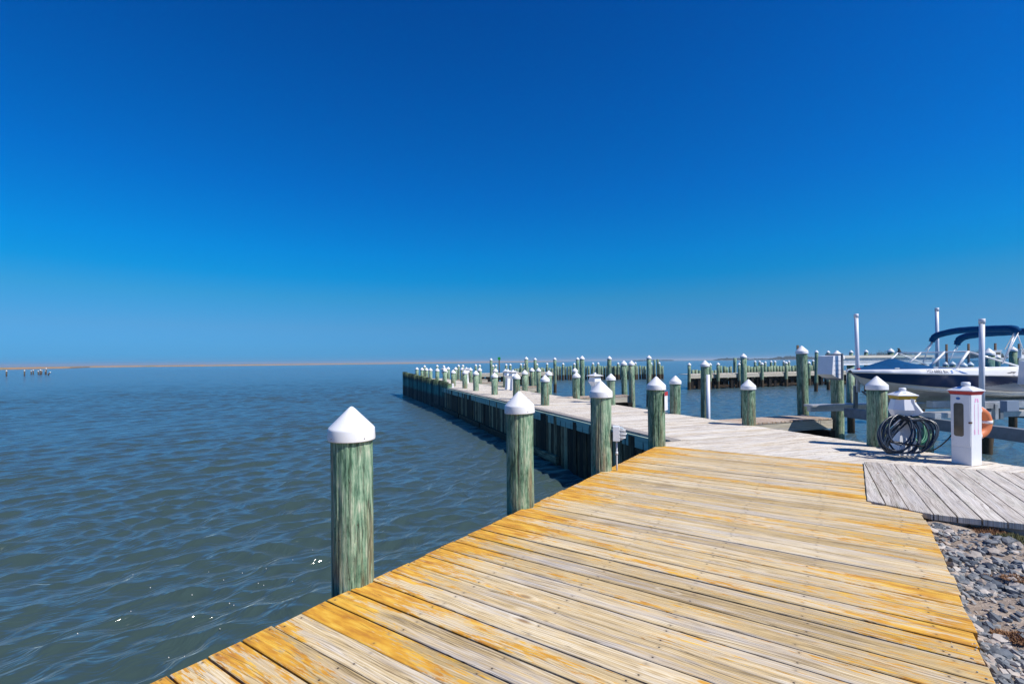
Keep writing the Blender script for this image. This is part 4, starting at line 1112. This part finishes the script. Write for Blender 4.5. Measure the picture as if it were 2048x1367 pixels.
for t in [x for x in tsn if .05 <= x <= 1.75]:
    b = max(.02, sheer_b(t)-.17); zt = sheer_z(t)+.027+band(t); row = []
    for i in range(17):
        u = -1+2*i/16; pk = (max(0, 1-abs(t-1.0)/(.85 if t < 1 else .70))**1.15*.86+.14*math.exp(-((t-1)/.3)**2))*.205*max(0, 1-abs(u+.05))**.9+.03*(1-u*u)*(1-abs(t-.9)/1.0)
        pk += .02*max(0, 1-abs(u))*(t > 1.3)
        row.append(bp(t, u*(b+.03), zt-.012+max(0, pk)))
    rows.append(row)
mb.sheet(rows); mb.build('bow_cover', MAT['canvas'], boat)
mb = MB(); rows = [[bp(t, u*(sheer_b(t)-.16), sheer_z(t)+.01+band(t)-(.0 if t < 2.0 else .42)) for u in (-1, -.5, 0, .5, 1)] for t in tsn if t > 1.7]
mb.sheet(rows, smooth=False); mb.build('cockpit_sole', MAT['gelw'], boat)
# windshield
gz = lambda t: sheer_z(t)+.024+band(t)
TP = 1.615
def ws(lat, top, dt=0):
    base_t = 1.60+.10*abs(lat)**2*0; return bp(1.98-.10*lat*lat+dt, lat*.93, TP) if top else bp(1.56+.10*0+dt, lat, gz(1.6)+.004)
lats = [-.86, -.30, .28, .86]
pan = MB()
for a_, b_ in zip(lats[:-1], lats[1:]):
    o = len(pan.v); pan.v += [tuple(ws(a_, 0)), tuple(ws(b_, 0)), tuple(ws(b_, 1)), tuple(ws(a_, 1))]; pan.face([o, o+1, o+2, o+3])
sideb = lambda sg: (bp(1.60, sg*.90, gz(1.6)), bp(2.92, sg*.955, gz(2.9)+.006), bp(1.90, sg*.80, TP))
for sg in (1, -1):
    p0, p1, p2 = sideb(sg); o = len(pan.v); pan.v += [tuple(p0), tuple(p1), tuple(p2)]; pan.face([o, o+1, o+2])
wsf = MB()
for l_ in lats: wsf.tube([ws(l_, 0), ws(l_, 1)], .026 if l_ > 0 else .020, 8)
wsf.tube([ws(l_, 1) for l_ in lats], .016, 8)
for sg in (1, -1):
    p0, p1, p2 = sideb(sg); wsf.tube([p2, p1], .020, 8); wsf.tube([p0, p1], .014, 8)
wo = wsf.build('windshield_frame', MAT['gel'], boat)
sub('pane', pan, MAT['glass'], wo)
# folded canopy tops in their boots, with legs
def arch(pts, r, name):
    P = smooth([Vector(p) for p in pts], 0); Q = []
    for i in range(len(P)-1):
        for k in range(6):
            t = k/6; p0 = P[max(i-1, 0)]; p1 = P[i]; p2 = P[i+1]; p3 = P[min(i+2, len(P)-1)]
            Q.append(.5*((2*p1)+(p2-p0)*t+(2*p0-5*p1+4*p2-p3)*t*t+(3*p1-p0-3*p2+p3)*t**3))
    Q.append(P[-1]); n = len(Q); rr = []
    for i in range(n):
        e = min(i, n-1-i); rr.append(r*(.78+.22*min(1, e/8))*(1+.07*math.sin(i*2.1)*(1.6 if e < 8 else .4)))
    mb = MB(); mb.tube(Q, rr, 14); return mb
def w3(px, py, lat_Y): return atY(px, py, lat_Y)
Yf, Yn = 12.1, 9.9
ar1 = [w3(1863, 683, Yf), w3(1868, 675, Yf-.05), w3(1880, 668.5, Yf-.25), w3(1915, 661, Yf-.7), w3(1960, 658, 11.0), w3(2005, 657, 10.35), w3(2028, 657.5, Yn+.05), w3(2036, 663, Yn)]
arch(ar1, .075, 'a').build('folded_canopy', MAT['canvas'], boat)
ar2 = [w3(1914, 689, 12.25), w3(1918, 680, 12.2), w3(1930, 673, 12.0), w3(1960, 668, 11.6), w3(2000, 664.5, 11.1), w3(2050, 663, 10.5), w3(2085, 668, 10.1), w3(2094, 678, 10.0)]
arch(ar2, .080, 'b').build('folded_canopy', MAT['canvas'], boat)
def leg(a, b, r=.012): mb = MB(); mb.tube([a, b], r, 6); mb.build('canopy_leg', MAT['gel'], boat)
leg(w3(1863, 683, Yf), w3(1845, 726, Yf)); leg(w3(1867, 682, Yf), w3(1853, 705, Yf)); leg(w3(1865, 683, Yf), w3(1850, 700, Yf))
leg(w3(2031, 664, Yn), w3(2005, 727, Yn-.05), .014); leg(w3(2036, 665, Yn), w3(2007, 723, Yn-.05), .014); leg(w3(2034, 666, Yn), w3(2052, 716, Yn), .010); leg(w3(2028, 666, Yn+.05), w3(2010, 698, Yn+.6), .010)
leg(w3(1914, 689, 12.25), w3(1896, 728, 12.1)); leg(w3(1917, 689, 12.25), w3(1913, 700, 12.2))
# registration and small marks, laid on the white band
def band_text(body, t0, z0, h, wscale, mat, name, shear=0):
    cu = bpy.data.curves.new('txt', 'FONT'); cu.body = body; cu.size = 1.0; cu.shear = shear
    to = bpy.data.objects.new('txt', cu); C.objects.link(to)
    dg = bpy.context.evaluated_depsgraph_get(); me = to.evaluated_get(dg).to_mesh()
    vs = [v.co.copy() for v in me.vertices]; fs = [list(p.vertices) for p in me.polygons]
    to.evaluated_get(dg).to_mesh_clear(); bpy.data.objects.remove(to); bpy.data.curves.remove(cu)
    mb = MB()
    for v in vs:
        t = t0+v.x*wscale; z = sheer_z(t)+z0+v.y*h; mb.v.append(tuple(bp(t, hull_side(t, z)+.004, z)))
    for f in fs: mb.face(f)
    return mb.build(name, mat, boat)
band_text('MD 6882 BX', .905, .030, .088, .066, MAT['reg'], 'registration')
def band_poly(pts, mat, name):
    mb = MB()
    for poly in pts:
        o = len(mb.v)
        for (t, z) in poly: mb.v.append(tuple(bp(t, hull_side(t, sheer_z(t)+z)+.004, sheer_z(t)+z)))
        mb.face(list(range(o, len(mb.v))))
    return mb.build(name, mat, boat)
band_poly([[(1.305, .030), (1.345, .030), (1.345, .090), (1.305, .090)]], MAT['blue_mark'], 'decal')
band_poly([[(1.36+.20*(1-k/5)**1.4, .026+k*.019) for k in range(6)]+[(1.43+.20*(1-k/5)**1.4, .026+k*.019) for k in range(5, -1, -1)]], MAT['blue_mark'], 'stripe')
band_poly([[(2.42, .058), (2.50, .058), (2.54, .072), (2.46, .072)], [(2.50, .075), (2.60, .075), (2.63, .088), (2.51, .088)], [(2.53, .058), (2.57, .058), (2.60, .073), (2.56, .073)]], MAT['reg'], 'emblem')
mb = MB()
for t in (.55, 1.15):
    q = bp(t, sheer_b(t)-.10, sheer_z(t)+.045+band(t)); mb.box(tuple(q), (.10, .022, .022), bz, 0, .006)
mb.build('cleat', MAT['alu'], boat)
mb = MB(); q = bp(.12, .05, sheer_z(.12)+.07); mb.box(tuple(q), (.06, .05, .04), bz, 0, .012); mb.build('bow_light', MAT['red'], boat)
mb = MB(); mb.tube([bp(.0, 0, 1.17), bp(.2, 0, .975), bp(.4, 0, .835), bp(.6, 0, .745)], .010, 6); mb.build('stem_band', MAT['alu'], boat)

# ================================================================ far things at right
def shed_boat(px0, px1, ytop, ybase, Y, name, label, cat):
    a, b = atY(px0, ybase, Y), atY(px1, ybase, Y); c = (a+b)/2; L = (b-a).length; hgt = atY(px0, ytop, Y).z-a.z
    t = thing(name, label, cat, (c.x, c.y, WZ)); T = rotM((c.x, c.y, 0), .15); z0 = a.z
    mb = MB(); o = 0
    st = [(-.5, 0), (.38, 0), (.5, .0)]; rows = []
    for k in range(9):
        u = -.5+k/8; bw_ = .16*L*(1-max(0, (u-.1)/.42)**2.2)
        rows.append([T @ Vector((u*L, -bw_, z0)), T @ Vector((u*L*.97, -bw_*.7, z0-.55*hgt)), T @ Vector((u*L*.95, 0, z0-.75*hgt)), T @ Vector((u*L*.97, bw_*.7, z0-.55*hgt)), T @ Vector((u*L, bw_, z0)), T @ Vector((u*L, -bw_, z0))])
    mb.sheet(rows); mb.build('hull', MAT['gel'], t)
    mb = MB(); mb.box((-.08*L, 0, z0+hgt*.40), (.5*L, .24*L, hgt*.8), 0, 0, .02, M=T); cb = mb.build('cabin', MAT['gel'], t)
    mb = MB(); mb.box((-.08*L, -.122*L, z0+hgt*.52), (.40*L, .012, hgt*.3), 0, 0, 0, M=T); sub('window', mb, MAT['darkpane'], cb)
    mb = MB(); mb.box((-.08*L, 0, z0+hgt*.86), (.6*L, .28*L, hgt*.1), 0, 0, .01, M=T); sub('roof', mb, MAT['gel'], cb)
    return t
shed_boat(1976, 2010, 699, 715, 34, 'cabin_boat', 'small white cabin boat in the far slips seen past the windshield', 'boat')
shed_boat(2024, 2075, 696, 716, 30, 'cabin_boat', 'larger white boat at the right edge behind the canopy legs', 'boat')
far_row([(1985, 708), (1993, 709)], lambda px: 30.0, lambda i: ('left', 'right')[i]+' one of two capped piles seen through the boat side window', .14)
q = atY(1972, 696, 17); piling(V2(q), q.z, 'stout white-capped pile directly behind the right guide pole', BG, r=.16)
q = atY(2024, 692.5, 20); piling(V2(q), q.z, 'tall dark pile with a white top behind the canopy legs', BG, r=.13)
for px_, ty in ((1893, 688), (1937, 687), (1990.5, 686), (2038, 687)):
    q = atY(px_, ty, 40); mb = MB(); mb.lathe([(.09, -2.3), (.08, q.z)], 8, Matrix.Translation((q.x, q.y, 0)))
    solo('mooring_pole', mb, MAT['rot'], (q.x, q.y, WZ), 'thin dark pole rising above the far slips behind the boat', 'pole', 'thin poles of the far slips')
for k, (px_, ty, Y_) in enumerate(((1905, 722, 33), (1925, 724, 30), (1942, 723, 33), (1890, 723, 36))):
    q = atY(px_, ty, Y_); piling(V2(q), q.z, f"low capped pile seen through the boat windshield, {ORD[(3, 1, 2, 0)[k]] if False else ('second', 'third', 'fourth', 'first')[k]} from the left", BG, r=.17, seg=10)
q = atY(1595.5, 690, 36); mb = MB(); mb.lathe([(.10, -2.3), (.09, q.z)], 8, Matrix.Translation((q.x, q.y, 0))); solo('mooring_pole', mb, MAT['rot'], (q.x, q.y, WZ), 'thin dark pole just left of the tallest near pile top', 'pole')

# bird on a white pole
q = atY(1799, 712, 30); mb = MB(); mb.lathe([(.05, -2.3), (.05, q.z)], 8, Matrix.Translation((q.x, q.y, 0))); solo('white_pole', mb, MAT['pvc'], (q.x, q.y, WZ), 'slim white pole with a black bird on top, behind the bow cover', 'pole')
mb = MB(); T = Matrix.Translation(q)
mb.tube([T @ Vector(p) for p in ((.10, 0, -.05), (.07, 0, .03), (.02, 0, .12), (-.01, 0, .24), (-.01, 0, .33), (-.02, 0, .40), (-.04, 0, .46), (-.10, 0, .475), (-.17, 0, .47))], [.02, .06, .10, .115, .085, .05, .055, .03, .008], 12)
solo('bird', mb, MAT['bird'], tuple(q), 'black seabird perched upright on a slim white pole', 'bird')

# green day mark
q = atY(998.3, 716.5, 95); t = thing('channel_marker', 'green square day mark on a dark post beyond the pier', 'channel marker', (q.x, q.y, WZ))
mb = MB(); mb.lathe([(.14, -2.5), (.12, q.z-.1)], 10, Matrix.Translation((q.x, q.y+.16, 0))); mb.build('post', MAT['rot'], t)
mb = MB(); mb.box(tuple(q), (.52, .03, .52), 0, 0, .004); mb.build('daymark', MAT['navgreen'], t)

# white things on the pier: the pair of pedestals and lone one
def small_pedestal(px0, base, top, Y, label):
    b0 = atY(px0, base, Y); hgt = atY(px0, top, Y).z; t = thing('power_pedestal', label, 'pedestal', (b0.x, b0.y, 0), 'pedestals along the pier')
    T = rotM((b0.x, b0.y, -.012), .6)
    mb = MB(); frustum(mb, 0, .26, .26, hgt*.55, .18, .18, M=T); mb.build('base', MAT['plastic'], t)
    mb = MB(); frustum(mb, hgt*.55, .18, .18, hgt*.70, .34, .34, M=T); frustum(mb, hgt*.7005, .34, .34, hgt*.86, .27, .27, M=T); mb.build('head', MAT['plastic'], t)
    mb = MB(); frustum(mb, hgt*.861, .30, .30, hgt*.885, .36, .36, M=T); mb.build('trim', MAT['ochre'], t)
    mb = MB(); frustum(mb, hgt*.886, .44, .44, hgt*.90, .44, .44, M=T); frustum(mb, hgt*.9005, .43, .43, hgt*.95, .10, .10, M=T); mb.lathe([(.05, hgt*.94), (.05, hgt)], 10, T); mb.build('roof', MAT['plastic'], t)
small_pedestal(1190, 800, 744, 17.6, 'white pedestal with ochre trim partly behind the lamp piling cap')
small_pedestal(1016, 777, 737.5, 26.2, 'left one of two white pedestals side by side on the pier')
small_pedestal(1026, 777.5, 738.5, 25.4, 'right one of two white pedestals side by side on the pier')
small_pedestal(889, 764, 733.5, 33.5, 'far white pedestal among the pilings at the outer end of the pier, left of another')
small_pedestal(933, 765, 733.5, 34.0, 'slim white pedestal standing midway along the pier among pilings')

# ================================================================ gravel bank
gp0 = [K0-E*10+MM*3.30, C_+gd*5.5+V2((.4, .6)), C_+gd*8-E*2, K0-E*10+MM*12]
a0 = K0-E*10+MM*3.2; a1 = K0+E*(S_B+.25)+MM*2.98; a2 = a1+gd*9
rowsg = []
gr = random.Random(9)
def gz_(x, y): return -.085+.055*noise.noise((x*.9, y*.9, 0))+.03*noise.noise((x*3.1, y*3.1, 5))+.012*noise.noise((x*11, y*11, 2))
for i in range(130):
    k = i/129; A0 = a0.lerp(a1, k); row = []
    for j in range(150):
        u = (j/149)**1.4*8; p = A0+gd*u
        row.append((p.x, p.y, gz_(p.x, p.y)))
    rowsg.append(row)
mb = MB(); mb.sheet(rowsg)
per = [a0, a0+gd*8, a1+gd*8, a1]
m = NT('sandy_ground'); geo = m.n('ShaderNodeNewGeometry').outputs['Position']
n1 = m.noise(geo, 3.0, 6, .65); n2 = m.noise(geo, 60.0, 5, .7)
m.bs(Base_Color=m.ramp(m.math('ADD', m.math('MULTIPLY', n1, .5), m.math('MULTIPLY', n2, .5)), [(.32, (.10, .078, .06)), (.5, (.28, .22, .17)), (.66, (.50, .42, .34))]), Roughness=.9, Normal=m.bump(n2, .8, .01))
mb.prism([tuple(p) for p in per][::1], -2.2, -.25)
gb = mb.build('ground', m.mat); gb['kind'] = 'structure'

def stone_mesh(mb, c, size, flat, rn, col):
    bm = bmesh.new(); bmesh.ops.create_icosphere(bm, subdivisions=1, radius=1)
    ph = rn.uniform(0, 99)
    ang = Vector((rn.uniform(.6, 1.5), rn.uniform(.5, 1.0), flat))
    M_ = Matrix.Translation(c) @ Matrix.Rotation(rn.uniform(0, 6.28), 4, 'Z') @ Matrix.Rotation(rn.uniform(-.5, .5), 4, 'X') @ Matrix.Rotation(rn.uniform(-.5, .5), 4, 'Y')
    o = len(mb.v)
    for i, v in enumerate(bm.verts):
        v.index = i; d = v.co*(1+.45*noise.noise(v.co*1.3+Vector((ph, 0, 0))))
        d = Vector((max(-.75, min(.75, d.x)), max(-.75, min(.8, d.y)), max(-.6, min(.62, d.z))))
        mb.v.append(tuple(M_ @ Vector((d.x*ang.x*size, d.y*ang.y*size, d.z*ang.z*size))))
    for f in bm.faces: mb.face([o+v.index for v in f.verts], 0, None, col)
    bm.free()
mb = MB(); rn = random.Random(21)
ns = 0
while ns < 12500:
    k = rn.random()**.8; u = rn.random()**1.5*4.2+.01; A0 = (K0-E*8.4+MM*3.19).lerp(K0+E*(S_B-.30)+MM*3.33, k); p = A0+MM*u*.9+gd*.01
    if V2(p).length < 1.2: continue
    side = (p-C_).dot(Vector((-gd.y, gd.x)))
    if side > -.04: continue
    bare = noise.noise((p.x*1.1+4, p.y*1.1, 3))
    near = V2(p).y
    if bare > .10-.10*(3.1-near) and rn.random() < .75: continue
    sz = rn.choice((.007, .009, .011, .014, .018, .022, .028, .038))*rn.uniform(.8, 1.2)*min(1.15, .62+.14*near)
    stone_mesh(mb, Vector((p.x, p.y, gz_(p.x, p.y)+sz*rn.uniform(.0, .4))), sz, rn.uniform(.4, .8), rn, (rn.random(), rn.random(), rn.random(), 1)); ns += 1
for _ in range(16):      # grit spilled onto the boards
    s_ = rn.uniform(-5.5, -4.9); p = K0+E*s_+MM*(3.27-abs(rn.gauss(0, .07)))
    sz = rn.uniform(.003, .008); stone_mesh(mb, Vector((p.x, p.y, sz*.4)), sz, .7, rn, (rn.uniform(.6, 1), rn.random(), 1, 1))
m = NT('slate_stone'); ca = m.n('ShaderNodeSeparateColor', {0: m.n('ShaderNodeAttribute', attribute_name='rnd').outputs['Color']}).outputs
geo = m.n('ShaderNodeNewGeometry').outputs['Position']; nz = m.noise(geo, 45.0, 5, .6)
c = m.ramp(ca[0], [(0, (.055, .066, .080)), (.3, (.11, .13, .15)), (.55, (.20, .21, .215)), (.72, (.33, .32, .30)), (.84, (.42, .33, .25)), (.97, (.52, .46, .40))])
c = m.mix(m.maprange(nz, .4, .7, 0, .5), c, m.mix(ca[1], (.10, .12, .14), (.42, .40, .37)))
m.bs(Base_Color=c, Roughness=.62, Normal=m.bump(nz, .35, .004))
st = mb.build('gravel', m.mat); tag(st, kind='stuff', label='blue grey slate gravel covering the sandy bank', cat='gravel')
# dried moss and tufts
mb = MB()
for (px_, py_, rad, hh) in ((1955, 1050, .13, .05), (1985, 1058, .17, .06), (2025, 1072, .18, .07), (2060, 1080, .18, .07), (1878, 1057, .04, .02), (1925, 1170, .07, .025), (2035, 1160, .10, .03), (1995, 1262, .06, .03), (2035, 1275, .09, .045), (1975, 1145, .06, .02), (1970, 1285, .05, .02), (1945, 1240, .04, .02)):
    c = at(px_, py_, -.07)
    for _ in range(int(9000*rad)):
        a = rn.uniform(0, 6.28); rr = rad*math.sqrt(rn.random()); p = Vector((c.x+rr*math.cos(a), c.y+rr*math.sin(a)*.7, gz_(c.x, c.y)))
        h_ = hh*(1-rr/rad*.7)*rn.uniform(.5, 1.3); d = Vector((rn.uniform(-1, 1), rn.uniform(-1, 1), 0)).normalized(); sdv = Vector((-d.y, d.x, 0))*.0035
        o = len(mb.v); base = p+Vector((0, 0, h_*.3)); mb.v += [tuple(base-sdv), tuple(base+sdv), tuple(base+d*.016+Vector((0, 0, h_*.7)))]
        mb.face([o, o+1, o+2], 1 if (px_ > 2010 and py_ < 1100) else 0, None, (rn.random(), 0, 0, 1))
def tuft(name, lo, hi):
    m = NT(name); ca = m.n('ShaderNodeSeparateColor', {0: m.n('ShaderNodeAttribute', attribute_name='rnd').outputs['Color']}).outputs
    m.bs(Base_Color=m.ramp(ca[0], [(0, lo), (1, hi)]), Roughness=.9); return m.mat
mo = mb.build('dry_moss', [tuft('russet_moss', (.16, .07, .03), (.42, .24, .12)), tuft('olive_moss', (.10, .10, .03), (.32, .30, .14))]); tag(mo, kind='stuff', label='russet and olive dried moss growing between the stones', cat='moss')

# ================================================================ foam specks, far bank, woods, old posts
mb = MB(); rn = random.Random(8)
for _ in range(45):
    px_, py_ = rn.uniform(150, 900), rn.uniform(1120, 1360)
    if rn.random() < .45: px_ = rn.gauss(760, 190); py_ = 1365-px_*.36-abs(rn.gauss(0, 60))
    edge = 890+(1312-px_)*.462
    if py_ > edge-6 or py_ < 1090: continue
    p = at(px_, py_, WZ+.04); s_ = rn.uniform(.0015, .004)
    mb.lathe([(s_*1.3, -.004), (s_, .006), (.0005, .009)], 7, Matrix.Translation((p.x, p.y, WZ+.045)) @ Matrix.Diagonal((rn.uniform(.8, 2.0), 1, 1, 1)))
tag(mb.build('foam', MAT['guano']), kind='stuff', label='small white foam specks drifting beside the boardwalk', cat='foam')

shore = [(-300, 743.5), (-120, 740.5), (0, 738.8), (140, 736.2), (180, 734.4), (280, 733.2), (400, 732.0), (560, 730.0), (700, 728.2), (850, 726.4), (1000, 724.6), (1080, 723.6), (1143, 722.95)]
pts = []
for (a, b) in zip(shore[:-1], shore[1:]):
    for k in range(24): u = k/24; pts.append(at(a[0]+(b[0]-a[0])*u, a[1]+(b[1]-a[1])*u, WZ))
rows = []
for i, p in enumerate(pts):
    d = Vector((p.x, p.y, 0)).normalized(); hgt = 1.35+p.length*.00050+.35*noise.noise((i*.35, 0, 0))+.2*noise.noise((i*1.7, 3, 0)); hgt *= min(1, (len(pts)-i)/20)
    jit = 3*noise.noise((i*.5, 9, 0))
    rows.append([tuple(p+d*(o_+jit)+Vector((0, 0, zz*hgt-.1 if k else -.3))) for k, (o_, zz) in enumerate(((0, 0), (1.5, .35), (3, .75), (6, .95), (14, 1.0), (40, 1.02), (300, 1.0)))])
mb = MB(); mb.sheet(rows)
m = NT('marsh_grass'); geo = m.n('ShaderNodeNewGeometry').outputs['Position']
n1 = m.noise(geo, .035, 6, .65); n2 = m.noise(geo, 1.2, 4, .7)
c = m.ramp(n1, [(.36, (.19, .19, .07)), (.46, (.30, .19, .09)), (.62, (.35, .21, .11))]); _, _, wz_ = m.sep(geo)
c = m.mix(m.maprange(m.math('ADD', wz_, m.math('MULTIPLY', n2, .8)), -1.2, -.4, .8, 0), c, (.10, .07, .035)); c = m.mix(m.maprange(n2, .35, .75, .0, .45), c, (.26, .15, .06))
m.bs(Base_Color=c, Roughness=.95); tag(mb.build('marsh_bank', m.mat), kind='structure')
# low bank and woods far across at right
rows = []
for i in range(60):
    px_ = 1290+i*16; p = at(px_, 722.5-(px_-1024)*.0093+1.25, WZ); d = Vector((p.x, p.y, 0)).normalized(); hgt = (2.2+1.0*noise.noise((i*.6, 0, 4)))*min(1, i/12)
    rows.append([tuple(p+Vector((0, 0, -.2))), tuple(p+d*20+Vector((0, 0, hgt))), tuple(p+d*500+Vector((0, 0, hgt+.3)))])
mb = MB(); mb.sheet(rows); tag(mb.build('far_bank', m.mat), kind='structure')
mb = MB(); rn = random.Random(33)
def wood(px0, px1, ht, Y):
    n = int((px1-px0)*(3.0 if Y > 600 else 7.0))
    for _ in range(n):
        u = rn.random(); px_ = px0+(px1-px0)*u; env = min(1, 6*u, 6*(1-u))*(.55+.6*noise.noise((px_*.06, Y, 0))**2+.35*noise.noise((px_*.25, 1, 0)))
        p = atY(px_, 715, Y+rn.uniform(-60, 60)); hh = max(1.2, ht*env*rn.uniform(.55, 1.1)); wv = rn.uniform(3, 7)*Y/2000
        for _k in range(9):
            c = Vector((p.x+rn.uniform(-wv, wv), p.y+rn.uniform(-wv, wv), WZ+1.5+hh*rn.uniform(.15, .95))); s_ = rn.uniform(.8, 2.0)*Y/2000
            o = len(mb.v)
            for q in ((-s_, 0, -s_*.6), (s_, .3*s_, -s_*.5), (0, 0, s_*.8), (.2*s_, -s_, 0)): mb.v.append(tuple(c+Vector(q)))
            col = (rn.random(), 0, 0, 1)
            for f in ((0, 1, 2), (0, 3, 2), (1, 3, 2), (0, 1, 3)): mb.face([o+i for i in f], 0, None, col)
wood(1430, 1503, 9, 1500); wood(1500, 1545, 6, 1700); wood(1535, 1640, 14, 1500); wood(1562, 1626, 20, 1500); wood(1700, 1860, 14, 900); wood(1745, 1830, 22, 900); wood(1930, 2012, 12, 420); wood(1268, 1345, 3, 1500)
tag(mb.build('distant_wood', tuft('far_foliage', (.030, .055, .035), (.075, .10, .06))), kind='stuff', label='low hazy woods along the far shore at right', cat='wood')

OP = 'broken old posts in the bay'
for (px_, yb, yt, w_, le, lab) in ((13, 752, 740, .36, 0, 'leftmost lone broken post standing in the bay'), (49, 751.5, 739.5, .34, 0, 'second lone broken post from the left in the bay'),
        (62.5, 748.5, 740.5, .34, 0, 'left post of a short broken pair in the bay'), (66.5, 748.5, 739, .34, 0, 'right post of a short broken pair in the bay'),
        (77, 749, 741, .36, -.1, 'left tilted stump of a jumble of old posts'), (80.5, 749.5, 738.5, .40, .05, 'middle stump of a jumble of old posts'), (83, 748.5, 740, .30, .12, 'right stump of a jumble of old posts'),
        (90.5, 748, 740.5, .36, .10, 'stump beside the tallest old post'), (92.5, 748.5, 735.5, .34, 0, 'tallest of the old posts in the bay'), (95.5, 750, 743.5, .36, .9, 'old post leaning steeply to the right at the row end')):
    p = at(px_, yb, WZ); top = atY(px_, yt, p.y).z; t = thing('old_post', lab, 'post', tuple(p), OP)
    hgt = top-WZ
    mb = MB(); mb.tube([(p.x, p.y, WZ-.6), (p.x+le*hgt*.3, p.y, WZ+hgt*.4), (p.x+le*hgt*.75, p.y, WZ+hgt*.80)], w_*.5, 9); mb.build('post', MAT['rot'], t)
    mb = MB(); mb.tube([(p.x+le*hgt*.72, p.y, WZ+hgt*.78), (p.x+le*hgt*.9, p.y, WZ+hgt*.93), (p.x+le*hgt, p.y, top)], [w_*.53, w_*.48, w_*.2], 9); mb.build('whitened_top', MAT['guano'], t)

# ================================================================ sea haze: even thin air round everything
hz = MB(); hz.box((0, 0, (18-2.6)/2), (36000, 36000, 18+2.6), 0)
m = NT('sea_haze'); m.t.nodes.remove(m.b)
pv = m.n('ShaderNodeVolumePrincipled', {'Color': (.72, .88, 1.0, 1), 'Density': .00022, 'Anisotropy': .2})
m.t.links.new(pv.outputs[0], m.t.nodes['Material Output'].inputs['Volume'])
ho_ = hz.build('haze', m.mat); ho_['kind'] = 'stuff'
